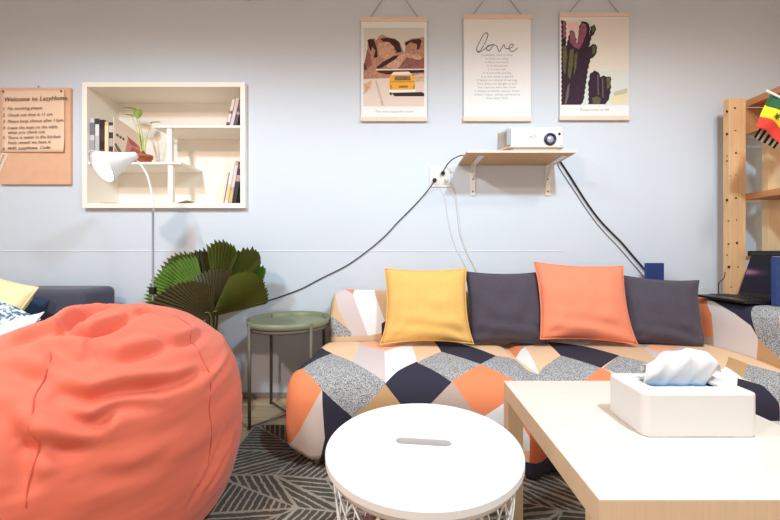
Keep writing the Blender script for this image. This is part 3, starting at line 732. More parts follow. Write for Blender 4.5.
# ================================================================ fan palm ====
PX, PY = at(210, 0, 1.92).x, 1.92
palm = thing('fan_palm', 'potted fan palm with dark pleated leaves behind the bean bag', 'potted plant', (PX, PY, 0))
MB().lathe([(.075, 0), (.08, .004), (.105, .2), (.112, .2), (.112, .225), (.1, .225), (.098, .19)], 32, closed=False).build('pot', M['pot_grey'], palm, solid=.004)
MB().lathe([(.001, .2), (.097, .195), (.097, .185)], 24, closed=False).build('soil', M['soil'], palm)
def fan(base, axis, facing, span, rad, pleats, m, cup=.25, droop=.1, seed=0, tooth=.05):
    ra, rb = rad if isinstance(rad, tuple) else (rad, rad); rad = max(ra, rb)      # ray length at the two ends of the span
    rnd = random.Random(seed)
    axis = Vector(axis).normalized(); fc = Vector(facing); fc = (fc - axis*fc.dot(axis)).normalized(); sd = axis.cross(fc)
    base = Vector(base); mb = MB(); n = pleats*2; nr = 10; vs = []; fs = []
    for i in range(n + 1):
        a = (i/n - .5)*R(span); rr = (ra + (rb - ra)*i/n)*(1 - .12*(abs(i/n - .5)*2)**2)*(1 + rnd.uniform(-.02, .02)) * (1 + (tooth if i % 2 else -tooth*.4))
        for j in range(nr + 1):
            s = j/nr; r = .012 + rr*s
            d = axis*math.cos(a)*r + sd*math.sin(a)*r
            zig = (.5 if i % 2 else -.5)*.038*r*(24/pleats) * (1.2 - .4*s)
            lift = cup*r*(1 - math.cos(a)) + cup*.6*r*s*.3 - droop*rad*s*s
            vs.append(base + d + fc*(zig + lift))
    for i in range(n):
        for j in range(nr): fs.append((i*(nr+1) + j, (i+1)*(nr+1) + j, (i+1)*(nr+1) + j + 1, i*(nr+1) + j + 1))
    # notches cut between the tips
    vs2 = [Vector(v) for v in vs]
    mb.add(vs2, fs, 0, False)
    mb.build('leaf', M[m], palm, solid=.0015)
    # stalk from the pot to the leaf
    c = Vector((rnd.uniform(-.02, .02), rnd.uniform(-.02, .02), .19))
    MB().tube(catmull([tuple(c), tuple((c*.55 + base*.45) + Vector((0, .02, 0))), tuple(base), tuple(base + axis*rad*.12)], 6), [.005]*12 + [.004]*6 + [.002], 7).build('stalk', M['palm_stalk'], palm)
def pv(x, y, d=0): p = at(x + 5, y - 1, PY + d); return (p.x - PX, d, p.z)
fan(pv(200, 300, .06), (-.22, .22, 1), (0, -1, .2), 60, (.25, .26), 12, 'palm_brown', cup=.18, droop=-.06, seed=1)
fan(pv(210, 304, .03), (.12, .12, 1), (-.1, -1, .2), 36, (.32, .31), 9, 'palm', cup=.2, droop=-.02, seed=2)
fan(pv(214, 304, .05), (.62, .2, 1.05), (-.25, -1, .3), 32, (.30, .34), 7, 'palm', cup=.2, droop=0, seed=3)
fan(pv(214, 304, .09), (.95, .25, .75), (-.2, -1, .3), 24, (.29, .28), 6, 'palm_green', cup=.2, droop=.0, seed=4)
fan(pv(203, 304, .03), (-.86, -.02, .62), (.12, -1, .35), 74, (.30, .27), 20, 'palm_green', cup=.22, droop=.02, seed=5)
fan(pv(190, 302, .05), (-.45, .1, 1), (.1, -1, .3), 44, (.26, .26), 9, 'palm', cup=.2, droop=.0, seed=8)
fan(pv(206, 318, -.04), (-.60, -.40, .62), (.25, -1, .25), 116, (.31, .15), 26, 'palm_brown', cup=.22, droop=.05, seed=6)
fan(pv(208, 312, .015), (.2, .1, 1), (0, -1, .2), 96, (.20, .22), 18, 'palm_brown', cup=.2, droop=.0, seed=9)
fan(pv(206, 318, -.03), (.88, -.12, .80), (-.2, -1, .5), 60, (.23, .40), 22, 'palm', cup=.16, droop=.03, seed=7)
# ================================================================ side table ==
TX, TY, TZ = (289.5 - CX)*1.985/F, 1.985, .535
stb = thing('tray_side_table', 'small round olive green metal tray table beside the sofa', 'side table', (TX, TY, 0))
MB().lathe([(.001, TZ-.034), (.208, TZ-.034), (.2165, TZ-.028), (.219, TZ), (.215, TZ), (.212, TZ-.024), (.210, TZ-.029), (.001, TZ-.029)], 64).build('tray', M['olive'], stb)
lr = .214
for dx, dy in ((-1, -1), (1, -1), (1, 1), (-1, 1)):
    ix, iy = dx*lr*.707, dy*lr*.707
    lg = MB().tube([(ix*1.02, iy*1.02, .001), (ix*1.02, iy*1.02, TZ - .006)], .0085, 12)
    lg.build('leg', M['olive_dark'], stb)
for s1 in (1, -1):
    MB().tube([(-lr*.7, -s1*lr*.7, .012), (lr*.7, s1*lr*.7, .012)], .005, 8).build('cross_brace', M['olive_dark'], stb)
MB().lathe([(.205, TZ-.05), (.209, TZ-.05), (.209, TZ-.036), (.205, TZ-.036)], 48, closed=False).build('ring', M['olive_dark'], stb, solid=.003)

# ================================================================ bean bag ====
BCX, BCY, BR, BH = -1.075, 1.20, .505, .70
def bag_base(th, ph):
    """ph 0 at the floor, PI at the top"""
    s = max(math.sin(ph), 0)**.72; c = -math.cos(ph)
    z = .33*(1 + math.copysign(abs(c)**.85, c)) if c < 0 else .33 + (BH - .33)*abs(c)**.9
    r = BR*s
    if c < 0: r = max(r, BR*(.80 + .20*math.sin(ph)**.8)) if ph > .55 else BR*.80*(ph/.55) + 0*r
    x, y = r*math.cos(th), r*math.sin(th)
    if z > .3:
        z -= (z - .3)*(.42*max(0, (.10 - x)/BR) + .02*max(0, x/BR)); 
    return Vector((x, y, max(z, 0)))
FOLDS = [  # (x,y pixel path), depth, width of creases read from the photograph
 ([(65,338),(70,328),(84,318),(100,312),(113,310)], .022, .022), ([(66,340),(92,339),(112,331),(135,321)], .024, .020), ([(113,313),(128,319),(150,317),(172,322)], .012, .018),
 ([(92,352),(120,362),(150,356),(170,348)], .014, .028), ([(45,345),(70,362),(95,362)], .010, .03), ([(48,396),(85,404),(125,396),(160,388)], .019, .024), ([(48,410),(90,424),(115,414),(150,409)], .013, .022),
 ([(20,440),(60,456),(85,452)], .012, .028), ([(0,372),(30,384),(50,380)], .010, .03), ([(130,396),(170,386),(200,374)], .012, .022), ([(150,340),(180,344),(205,334)], .009, .024),
 ([(205,500),(222,470),(233,440)], .008, .018), ([(190,505),(212,470),(226,430)], .006, .016), ([(0,420),(18,450),(30,490)], .010, .025), ([(90,480),(130,476),(170,462)], .006, .03), ([(205,395),(220,380),(230,362)], .007, .016), ([(10,350),(40,340),(64,336)], .012, .022)]
def bag_hit(px, py):
    best = None
    for i in range(-60, 61):
        th = math.atan2(-BCY, -BCX) + i/60*1.75
        for j in range(6, 58):
            ph = PI*j/60
            p = bag_base(th, ph); X, Y, Z = p.x + BCX, p.y + BCY, p.z
            if Y < .2: continue
            d = (CX + F*X/Y - px)**2 + (CY - F*(Z - CAM_Z)/Y - py)**2 + 40*Y
            if best is None or d < best[0]: best = (d, p)
    return best[1]
fold_pts = [([bag_hit(*p) for p in pts], a, w) for pts, a, w in FOLDS]
FSEG = []
for pts, a, w in fold_pts:
    c_ = [Vector(q) for q in catmull([tuple(p) for p in pts], 6)]
    ctr = sum(c_, Vector())/len(c_)
    FSEG.append((c_, a, w, ctr, max((q - ctr).length for q in c_) + w*3.2))
def bag_disp(p):
    d = 0; nr = (p - Vector((0, 0, .28))).normalized()
    for pts, a, w, ctr, rad in FSEG:
        if (p - ctr).length > rad: continue
        bd = 9; bt = 0; bs = 1; m = len(pts) - 1
        for i in range(m):
            e = pts[i+1] - pts[i]; f = p - pts[i]; t = min(max(f.dot(e)/max(e.length_squared, 1e-9), 0), 1)
            v = f - e*t; l = v.length
            if l < bd: bd = l; bt = (i + t)/m; bs = 1 if v.dot(nr.cross(e)) > 0 else -1
        if bd > w*3.2: continue
        tap = max(0, math.sin(PI*(.06 + .88*bt)))*(1 - (bd/(w*3.2))**2)
        t = bs*bd/w
        d += 1.7*a*tap*(.9*math.exp(-(t - 1.3)**2*1.1) - 1.1*math.exp(-t*t*1.4) + .25*math.exp(-(t + 1.6)**2))
    q = Vector((math.atan2(p.y, p.x)*.55, p.z*4.6, 2))
    d += .010*(noise.noise(q*2.4)) + .0045*noise.noise(Vector((q.x*3.2, q.y*3.4, 5)))
    d += .0022*noise.noise(Vector((q.x*9, q.y*9, 8)))
    return d
NT, NP = 320, 190
FACE_TH = math.atan2(-BCY, -BCX)*0 + math.atan2(-1.2, .55)        # side turned to the room
def theta(i):
    q = (i/NT)*2 - 1                                           # finer columns on that side
    return FACE_TH + PI*(.55*q + .45*q**3)
bagv = []; bagf = []
for j in range(NP + 1):
    ph = PI*(.001 + .998*j/NP)
    for i in range(NT):
        th = theta(i)
        p = bag_base(th, ph); e = 1e-3
        if p.z > .004:
            n_ = (bag_base(th + e, ph) - p).cross(bag_base(th, min(ph + e, PI)) - p)
            if n_.length > 1e-12: n_.normalize()
            if n_.dot(p - Vector((0, 0, .3))) < 0: n_ = -n_
            p2 = p + n_*bag_disp(p)*min(1, p.z/.06); p2.z = max(p2.z, .002)
        else: p2 = p
        bagv.append(p2)
for j in range(NP):
    for i in range(NT): bagf.append((j*NT + i, j*NT + (i+1) % NT, (j+1)*NT + (i+1) % NT, (j+1)*NT + i))
bagf += [tuple(range(NT))[::-1], tuple(range(NP*NT, (NP+1)*NT))]
bag = thing('bean_bag', 'large slumped coral bean bag chair on the floor at left', 'bean bag', (BCX, BCY, RUG + .001))
mb = MB(); mb.add(bagv, bagf, 0, True); mb.build('body', M['coral'], bag)
from mathutils.bvhtree import BVHTree
bag_tree = BVHTree.FromPolygons(bagv, bagf)
for path in ([(172,320),(187,325),(192,340),(202,362),(209,385),(211,420),(209,450),(205,475)], [(50,355),(46,372),(38,395),(35,420),(34,450),(32,480),(31,515)]):
    sm = []
    for q in catmull([tuple(bag_hit(*p)) for p in path], 14):
        loc_, n_, _, _ = bag_tree.find_nearest(Vector(q))
        if n_.dot(loc_ - Vector((0, 0, .3))) < 0: n_ = -n_
        sm.append(loc_ + n_*.0006)
    sm = [sum(sm[max(0, k-3):k+4], Vector())/len(sm[max(0, k-3):k+4]) for k in range(len(sm))]
    MB().tube(sm, .0015, 6).build('seam', M['coral_seam'], bag)

# ================================================================ left sofa ===
ls = thing('navy_sofa', 'dark navy upholstered sofa against the wall behind the bean bag', 'sofa', (-2.42, 1.8, 0))
def rbox(a, b): return MB().box(a, b)
rbox((-.75, .10, .40), (.765, .34, .695)).build('backrest', M['navy_sofa'], ls, bevel=.035, seg=4)
rbox((-.75, -.62, .06), (.74, .34, .26)).build('frame', M['navy_sofa'], ls, bevel=.02)
rbox((-.74, -.62, .26), (.72, .12, .455)).build('seat_cushion', M['navy_sofa'], ls, bevel=.05, seg=4)
for x in (-.7, .68):
    for y in (-.56, .28): MB().lathe([(.014, 0), (.022, .07)], 12, c=(x, y, 0)).build('leg', M['foot_wood'], ls)

# cushions ---------------------------------------------------------------------
def cushion(name, label, cat, m, c, w, h, t, lean=0, roll=0, yaw=0, grp=None, seed=0, ear=.07, wr=1.5, flop=(0, 0, 0, 0), base=True):
    """square scatter cushion; lean tips the top away, flop pushes the four corners (bl, br, tl, tr) outward"""
    rnd = random.Random(seed); o1 = rnd.uniform(0, 50)
    th = thing(name, label, cat, c, (R(-lean), R(roll), R(yaw)), grp)
    N = 30
    def pt(u, v, side):
        a, b = u*2 - 1, v*2 - 1
        x = a*w/2*(1 - ear*(1 - b*b)); z = b*h/2*(1 - ear*(1 - a*a))
        for k, (sa, sb) in enumerate(((-1, -1), (1, -1), (-1, 1), (1, 1))):
            q = max(0, sa*a)**4*max(0, sb*b)**4
            x += sa*flop[k]*q; z += sb*flop[k]*.35*q
        prof = (max(0, 1 - abs(a)**2.6)*max(0, 1 - abs(b)**2.6))**.55
        y = t/2*prof
        # creases that fan in from the corners and settle along the bottom
        q = Vector((a*2.2 + o1, b*2.2, side*3))
        y += wr*t*.07*noise.noise(q*1.1)*prof
        dd = math.hypot(a + .95, b + .95); d2 = math.hypot(a - .95, b + .95)
        ang = math.atan2(b + 1.05, a + 1.05); an2 = math.atan2(b + 1.05, a - 1.05)
        y += wr*t*.055*math.sin(ang*9 + o1)*math.exp(-dd*1.7)*prof**.5 + wr*t*.055*math.sin(an2*9 + 1 + o1)*math.exp(-d2*1.7)*prof**.5
        y += wr*t*.06*math.sin(b*13 + a*2.2 + o1)*math.exp(-((b + .72)/.22)**2)*prof**.6
        return (x, side*y, z)
    vs = []; fs = []
    idx = {}
    for side in (-1, 1):
        for i in range(N + 1):
            for j in range(N + 1):
                if side == 1 and (i in (0, N) or j in (0, N)): idx[side, i, j] = idx[-1, i, j]; continue
                idx[side, i, j] = len(vs); vs.append(pt(i/N, j/N, side))
    for side in (-1, 1):
        for i in range(N):
            for j in range(N):
                f = (idx[side, i, j], idx[side, i+1, j], idx[side, i+1, j+1], idx[side, i, j+1])
                fs.append(f if side == -1 else f[::-1])
    mb = MB(); mb.add(vs, fs, 0, True); mb.build('cushion_body', m, th)
    edge = [vs[idx[-1, i, 0]] for i in range(0, N)] + [vs[idx[-1, N, j]] for j in range(0, N)] + [vs[idx[-1, i, N]] for i in range(N, 0, -1)] + [vs[idx[-1, 0, j]] for j in range(N, -1, -1)]
    MB().tube(edge, .0035, 6, caps=False).build('edge_seam', m, th)
    return th
g = 'scatter cushions in a row along the patchwork sofa'
cushion('scatter_cushion', 'mustard yellow square cushion leaning on the patchwork sofa', 'cushion', M['yellow_linen'], at(426.5, 304.5, 1.86), .43, .385, .13, lean=21, roll=0, grp=g, seed=1, flop=(.02, .012, 0, 0))
cushion('scatter_cushion', 'dark plum grey cushion between the yellow and the orange cushion', 'cushion', M['plum_linen'], at(505, 307, 1.90), .395, .375, .13, lean=18, roll=.5, grp=g, seed=2)
cushion('scatter_cushion', 'coral orange square cushion leaning on the patchwork sofa', 'cushion', M['orange_linen'], at(583, 301.5, 1.86), .46, .40, .13, lean=20, roll=2.5, yaw=-2, grp=g, seed=3, flop=(0, .010, .004, 0))
cushion('scatter_cushion', 'dark plum grey cushion at the right end of the row beside the armrest', 'cushion', M['plum_linen'], at(661, 311, 1.90), .405, .355, .14, lean=18, roll=4.5, yaw=-4, grp=g, seed=4, flop=(0, -.022, 0, .012))
g = 'cushions heaped on the navy sofa'
cushion('scatter_cushion', 'pale yellow cushion at the back of the heap on the navy sofa', 'cushion', M['cream_cushion'], at(-9, 308, 1.75), .33, .29, .12, lean=24, roll=12, yaw=-8, grp=g, seed=5)
cushion('scatter_cushion', 'navy cushion behind the pale yellow cushion on the navy sofa', 'cushion', M['teal_cushion'], at(7, 319, 1.855), .30, .27, .09, lean=20, roll=12, grp=g, seed=6)
cushion('scatter_cushion', 'blue and white printed cushion at the left edge of the navy sofa', 'cushion', M['blue_print'], at(-8, 325, 1.66), .26, .22, .08, lean=34, roll=30, grp=g, seed=7)
cushion('scatter_cushion', 'white cushion lying in front of the printed cushion on the navy sofa', 'cushion', M['white_cushion'], at(3, 337, 1.60), .27, .18, .08, lean=50, roll=-18, grp=g, seed=8)

# ================================================================ patch sofa ==
so = thing('patchwork_sofa', 'long low sofa in a geometric orange, navy, white and tweed patchwork cover', 'sofa', (0, 0, 0))
SEAT_MORE = [('mauve', [(.80, .06), (.92, 0), (1.02, 0), (.98, .2), (.87, .3)]), ('tweed', [(.87, .30), (.98, .2), (1.12, .29), (1.03, .36)]), ('navy', [(1.02, 0), (1.22, 0), (1.12, .29), (.98, .2)]),
 ('orange', [(1.12, .29), (1.22, 0), (1.36, 0), (1.33, .2), (1.21, .31)]), ('white', [(1.36, 0), (1.58, 0), (1.46, .18), (1.33, .2)]), ('stone', [(1.49, .2), (1.46, .18), (1.6, 0), (1.6, .36)])]
patch_sheet('seat_cover', seat, SEAT_U, (0, SEAT_P.len), 88, 40, SEAT_MORE + SEAT_PATCH, 'peach', so)
patch_sheet('backrest_cover', back, BACK_U, (0, BACK_P.len), 80, 36, BACK_PATCH, 'tan', so)
patch_sheet('armrest_cover', arm, ARM_U, (0, ARM_P.len), 40, 48, ARM_PATCH + [('tweed', [(1.36, .32), (1.72, .32), (1.72, .46), (1.36, .46)]), ('navy', [(1.72, .32), (2.02, .32), (2.17, .5), (1.72, .5)])], 'tan', so, flip=True)
# closed ends and the box underneath
MB().box((-.37, 1.52, .05), (1.58, 2.15, .25)).build('base', M['dark_base'], so, bevel=.01)
MB().box((1.606, 1.372, .04), (1.862, 2.15, .42)).build('armrest_core', SC['tweed'], so, bevel=.02)
def endcap(fn, u, L, n=40, extra=()):
    ring = [fn(u, L*i/n) for i in range(n + 1)] + list(extra)
    return MB().poly(ring)
endcap(seat, SEAT_U[0], SEAT_P.len).build('seat_end', SC['apricot'], so)
endcap(back, BACK_U[0], BACK_P.len).build('backrest_end', SC['ochre'], so)
endcap(arm, ARM_U[0], ARM_P.len, extra=[(1.62, 1.36, .10)]).build('armrest_end', SC['tweed'], so)
for x, y in ((-.345, 1.525), (-.33, 2.08), (1.52, 2.08), (1.52, 1.525), (.6, 2.08)):
    MB().lathe([(.012, RUG if y < 1.85 else 0), (.016, .05), (.018, .10)], 14, c=(x, y, 0)).build('leg', M['foot_wood'], so)

# ================================================================ round table =
RX, RY, RR, RZ = .054, .842, .222, .45
rt = thing('round_basket_table', 'round white side table with lift-off top over a white wire basket', 'side table', (RX, RY, RUG))
n = 96; rz = RZ - RUG
def stad(a, L, W, rot):
    # stadium outline point seen along angle a
    ca, sa = math.cos(a), math.sin(a); hx = L/2 - W/2; r = W/2
    t = min(hx/abs(ca) if abs(ca) > 1e-6 else 9, 9)
    if abs(sa) > 1e-6 and abs(ca*r/sa) <= hx: x, y = ca*r/abs(sa), math.copysign(r, sa)
    else:
        sx = math.copysign(hx, ca); b_ = ca*sx; d = math.sqrt(max(b_*b_ - (hx*hx - r*r), 0)); tt = b_ + d; x, y = ca*tt, sa*tt
    return (x*math.cos(rot) - y*math.sin(rot), x*math.sin(rot) + y*math.cos(rot))
def slotted(outer, inner, prof):
    """outer ring profile [(scale, z)], inner slot wall between the first and last z"""
    vs = []; fs = []; m_ = len(outer)
    for sc_, z in prof:
        for (x, y) in outer:
            rr = math.hypot(x, y); k_ = (rr + sc_)/rr; vs.append((x*k_, y*k_, z))
    L_ = len(prof)
    for z in (prof[-1][1], prof[0][1]):
        for (x, y) in inner: vs.append((x, y, z))
    rings = L_ + 2
    for i in range(rings):
        j = (i + 1) % rings
        for k_ in range(m_): fs.append((i*m_ + k_, i*m_ + (k_+1) % m_, j*m_ + (k_+1) % m_, j*m_ + k_))
    return vs, fs
outer = [(RR*math.cos(2*PI*i/n), RR*math.sin(2*PI*i/n)) for i in range(n)]
an = [2*PI*i/n for i in range(n)]
inner = []
for a in an:                                      # slot turned a little clockwise
    inner.append(stad(a + R(7), .128, .021, R(-7)))
inner = [stad(a, .130, .029, 0) for a in an]
inner = [(x*math.cos(R(-7)) - y*math.sin(R(-7)), x*math.sin(R(-7)) + y*math.cos(R(-7)) + .004) for x, y in inner]
outer = [(RR*math.cos(a - R(7)), RR*math.sin(a - R(7))) for a in an]
vs, fs = slotted(outer, inner, [(-.012, rz - .022), (-.003, rz - .021), (0, rz - .017), (0, rz - .003), (-.003, rz)])
mb = MB(); mb.add(vs, fs, 0, False); mb.build('tabletop', M['tabletop_white'], rt)
MB().lathe([(RR - .022, rz - .034), (RR - .010, rz - .034), (RR - .008, rz - .023), (RR - .022, rz - .023)], 72, closed=False).build('rim', M['rim_white'], rt)
MB().lathe([(.001, rz - .06), (.095, rz - .06), (.095, rz - .056), (.001, rz - .056)], 32).build('slot_cup', M['vent_plastic'], rt)
wb = MB(); nw = 20
top_r, bot_r, zt, zb = RR - .016, .165, rz - .032, .006
for (r_, z_) in ((top_r, zt), (bot_r, zb), (bot_r + (top_r - bot_r)*.5, (zt + zb)/2)):
    if z_ in (zt, zb): wb.tube([(r_*math.cos(2*PI*i/64), r_*math.sin(2*PI*i/64), z_) for i in range(65)], .0032, 6, caps=False)
for i in range(nw):
    a0 = 2*PI*i/nw
    for s in (4.6, -4.6):
        pts = []
        for k_ in range(13):
            q_ = k_/12; a = a0 + s*2*PI/nw*q_; r_ = bot_r + (top_r - bot_r)*q_; pts.append((r_*math.cos(a), r_*math.sin(a), zb + (zt - zb)*q_))
        wb.tube(pts, .0022, 5)
wb.build('wire_basket', M['white_metal'], rt)
# blanket inside
bl = thing('folded_blanket', 'mauve knitted blanket stuffed inside the wire basket table', 'blanket', (RX, RY, RUG))
def bl_fn(u, v):
    th = 2*PI*u; ph = PI*v; d = Vector((math.cos(th)*math.sin(ph), math.sin(th)*math.sin(ph), -math.cos(ph)))
    k_ = 1 + .16*noise.noise(d*2.1) + .07*noise.noise(d*5)
    z = .17 + .165*d.z*k_
    return (d.x*.135*k_ - .01, d.y*.135*k_, max(z, .012))
MB().grid(bl_fn, 48, 26).build('blanket_body', M['mauve_knit'], bl)

# ================================================================ coffee table =
tx0, tx1, ty0, ty1 = .354, .965, .648, 1.247
ct = thing('coffee_table', 'square birch veneer coffee table at lower right', 'coffee table', ((tx0+tx1)/2, (ty0+ty1)/2, RUG))
hw, hd = (tx1 - tx0)/2, (ty1 - ty0)/2; z1 = .45 - RUG; z0 = z1 - .052
MB().box((-hw, -hd, z1 - .0015), (hw, hd, z1)).build('tabletop', M['birch'], ct, bevel=.0006)
MB().box((-hw, -hd, z0), (hw, hd, z1 - .0015)).build('apron', M['birch_edge'], ct, bevel=.001)
for sx in (-1, 1):
    for sy in (-1, 1):
        xa, ya_ = sx*hw, sy*hd
        MB().box((min(xa, xa - sx*.05), min(ya_, ya_ - sy*.05), 0), (max(xa, xa - sx*.05), max(ya_, ya_ - sy*.05), z0)).build('leg', M['birch_leg'], ct, bevel=.001)

# tissue box
bx0, bx1, by0, by1, bz0, bz1 = .577, .853, .864, 1.016, .45, .553
tb = thing('tissue_box', 'white rounded tissue box holder on the coffee table', 'tissue box', ((bx0+bx1)/2, (by0+by1)/2, .4505))
w2, d2, hh = (bx1 - bx0)/2, (by1 - by0)/2, bz1 - bz0
def rrect(w_, d_, r_, a):
    # rounded rectangle outline point along angle a
    ca, sa = math.cos(a), math.sin(a)
    lo, hi = 0, 2
    for _ in range(30):
        t_ = (lo + hi)/2; qx, qy = abs(ca*t_) - (w_ - r_), abs(sa*t_) - (d_ - r_)
        if math.hypot(max(qx, 0), max(qy, 0)) + min(max(qx, qy), 0) < r_: lo = t_
        else: hi = t_
    return (ca*lo, sa*lo)
an = []
for cx_, cy_, q0 in ((1, 1, 0), (-1, 1, 1), (-1, -1, 2), (1, -1, 3)):
    for i in range(21): a = (q0 + i/20)*PI/2; an.append(math.atan2(cy_*(d2 - .02) + .02*math.sin(a), cx_*(w2 - .02) + .02*math.cos(a)) % (2*PI))
for sx in (-1, 1):
    for t in (-.8, -.6, -.4, -.2, 0, .2, .4, .6, .8): an += [math.atan2(t*(d2 - .02), sx*w2) % (2*PI), math.atan2(sx*d2, t*(w2 - .02)) % (2*PI)]
an = sorted(an); NA = len(an)
outer = [rrect(w2, d2, .02, a) for a in an]; inn = [rrect(.088, .026, .01, a) for a in an]
vs, fs = slotted(outer, inn, [(-.006, hh - .006), (0, hh - .006), (0, hh - .004), (-.0012, hh - .0012), (-.004, hh)])
mb = MB(); mb.add(vs, fs, 0, False); mb.build('lid', M['white_plastic'], tb)
vs = []; fs = []; prof = [(-.006, .0), (-.003, .0), (0, .004), (0, hh - .0061), (-.006, hh - .0061)]
for sc_, z in prof:
    for x, y in outer: rr = math.hypot(x, y); k_ = (rr + sc_)/rr; vs.append((x*k_, y*k_, z))
for i in range(len(prof) - 1):
    for q_ in range(NA): fs.append((i*NA + q_, i*NA + (q_+1) % NA, (i+1)*NA + (q_+1) % NA, (i+1)*NA + q_))
fs.append(tuple(range(NA))[::-1])
mb = MB(); mb.add(vs, fs, 0, False); mb.build('box_body', M['white_plastic'], tb)
ts = thing('tissues', 'white tissue pulled up from the slot of the tissue box', 'tissue', ((bx0+bx1)/2, (by0+by1)/2, .4525))
MB().box((-.09, -.05, .004), (.09, .05, hh - .014)).build('blue_wrapper', M['blue_wrap'], ts, bevel=.004)
def tis(u, v):
    # sheet gathered in the slot, billowing to a rounded crest
    a = u*2 - 1
    xb = -.086 + .165*u                         # where it leaves the slot
    xt = -.074 + .195*u
    crest = .066*(max(0, 1 - abs((u - .44)/.56)**2.2))**.7 + .004 + .036*u*u
    if v < .6: s = v/.6; x = xb + (xt - xb)*s; z = hh - .012 + (crest + .012)*math.sin(s*PI/2); y = .008 - .012*math.sin(s*PI)
    else: s = (v - .6)/.4; x = xt + .030*s*(.2 + u*.6); z = hh - .012 + (crest + .012)*(1 - .55*s*s); y = .008 + .035*s
    y += .012*noise.noise(Vector((u*4, v*3, 1))) + .0065*math.sin(u*19 + v*4)*(.4 + v) + .004*abs(math.sin(u*9 - v*5)); z += .004*noise.noise(Vector((u*5, v*4, 7)))*(v > .15)
    return (x, y, z)
MB().grid(tis, 40, 30).build('sheet', M['tissue'], ts, solid=.0006)
def tis2(u, v):
    x = .015 + .10*u; a = u*2 - 1
    z = hh - .010 + v*(.045*(1 - .75*u*u) + .004) ; y = .012 + .012*math.sin(u*9)*v + .015*v
    x += .03*v*(u - .2)
    return (x - .03, y, z)
MB().grid(tis2, 24, 12).build('sheet', M['tissue'], ts, solid=.0006)

# ================================================================ projector ===
SY = 1.936; ss = F/SY
sh0, sh1 = (467 - CX)/ss, (577 - CX)/ss; szb = CAM_Z + (CY - 152.5)/ss; szt = szb + .010
sf = thing('wall_shelf', 'small wooden wall shelf on two white brackets under the posters', 'shelf', ((sh0+sh1)/2, WALL, szb))
sox = (sh0 + sh1)/2
MB().box((sh0 - sox, SY - WALL + .002, 0), (sh1 - sox, 0, .010)).build('board', M['shelf_wood'], sf, bevel=.001)
MB().box((sh0 - sox, SY - WALL, -.0005), (sh1 - sox, SY - WALL + .002, .0105)).build('edge_band', M['rail_wood'], sf)
for px in (472.7, 547.5):
    X = (px - CX)*WALL/F - sox
    br = MB(); hwid = .0155; L_ = .185
    br.box((X - hwid, -.008, -L_), (X + hwid, -.0005, -.0005)); br.box((X - hwid, -.235, -.006), (X + hwid, -.004, -.0005))
    br.hull([(X - .004, -.008, -.07), (X + .004, -.008, -.07), (X + .004, -.008, -.085), (X - .004, -.008, -.085)], [(X - .004, -.07, -.006), (X + .004, -.07, -.006), (X + .004, -.085, -.006), (X - .004, -.085, -.006)])
    b_ = br.build('bracket', M['white_metal'], sf, bevel=.0015)
    for z in (-.085, -.160): MB().lathe([(.001, 0), (.0055, 0), (.004, .002), (.001, .0025)], 10).build('screw', M['olive_dark'], b_, loc=(X, -.008, z), rot=(PI/2, 0, 0))
pj = thing('projector', 'white video projector with round lens standing on the wall shelf', 'projector', (at(532, 0, 1.95).x, 1.955, szt + .0005))
q = 1.955/F
def px_(x): return (x - 532)*q
zz = lambda y: (150.5 - y)*q
H0, H1 = zz(146.5), zz(125.8)
# body: plan outline with chamfered left vent side
def pd(x, d): return (x - CX)*(1.955 + d)/F - (532 - CX)*q      # x at a depth d behind the front
plan = [(px_(511), 0), (px_(563.5), 0), (px_(565), .012), (px_(565), .20), (pd(505, .20), .20), (pd(497.5, .085), .085)]
MB().hull([(x, y, H0) for x, y in plan], [(x*(.995), y + (.004 if y < .1 else 0), H1) for x, y in plan]).build('body', M['white_plastic'], pj, bevel=.005, seg=3)
pl2 = [(px_(514), .008), (px_(561), .008), (px_(563), .02), (px_(563), .19), (pd(507, .19), .19), (pd(501, .08), .08)]
MB().hull([(x*.96, y + .01, zz(149.3)) for x, y in pl2], [(x, y, H0) for x, y in pl2]).build('underside', M['rim_white'], pj, bevel=.003)
for fx, fy in ((px_(517), .04), (px_(556), .04), (px_(530), .19)): MB().lathe([(.009, 0), (.010, zz(149))], 14, c=(fx, fy, 0)).build('foot', M['black'], pj)
# vent grille on the chamfer
a, b = Vector((px_(511), 0, 0)), Vector((pd(497.5, .085), .085, 0)); dv = b - a; nrm = Vector((-dv.y, dv.x, 0)).normalized(); nrm = nrm if nrm.y < 0 or nrm.x < 0 else -nrm
gr = MB()
for i in range(9):
    s = .08 + .84*i/8; p = a + dv*s
    e = dv.normalized()*.0025
    gr.hull([tuple(p - e + Vector((0,0,H0+.012))), tuple(p + e + Vector((0,0,H0+.012))), tuple(p + e + nrm*.003 + Vector((0,0,H0+.012))), tuple(p - e + nrm*.003 + Vector((0,0,H0+.012)))],
            [tuple(p - e + Vector((0,0,H1-.012))), tuple(p + e + Vector((0,0,H1-.012))), tuple(p + e + nrm*.003 + Vector((0,0,H1-.012))), tuple(p - e + nrm*.003 + Vector((0,0,H1-.012)))])
gr.build('vent_slats', M['vent_plastic'], pj)
MB().box((px_(507), -.0015, H0 + .012), (px_(511.5), .004, H1 - .01)).build('vent_panel', M['grey_plastic'], pj)
lc = (px_(550.3), -.002, zz(138.2))
lens = MB().lathe([(.020, -.004), (.0325, -.004), (.0325, .006), (.029, .010), (.024, .010), (.019, .004), (.019, -.004)], 40, closed=False); ln = lens.build('lens_ring', M['lens_ring'], pj, loc=lc, rot=(PI/2, 0, 0))
MB().lathe([(.001, .006), (.010, .005), (.019, .002)], 32, closed=False).build('lens_glass', M['lens_shine'], pj, loc=lc, rot=(PI/2, 0, 0))
MB().lathe([(.001, .0), (.007, 0), (.007, .002), (.001, .002)], 16).build('sensor', M['black'], pj, loc=(px_(559.8), .001, zz(132.8)), rot=(PI/2, 0, 0))
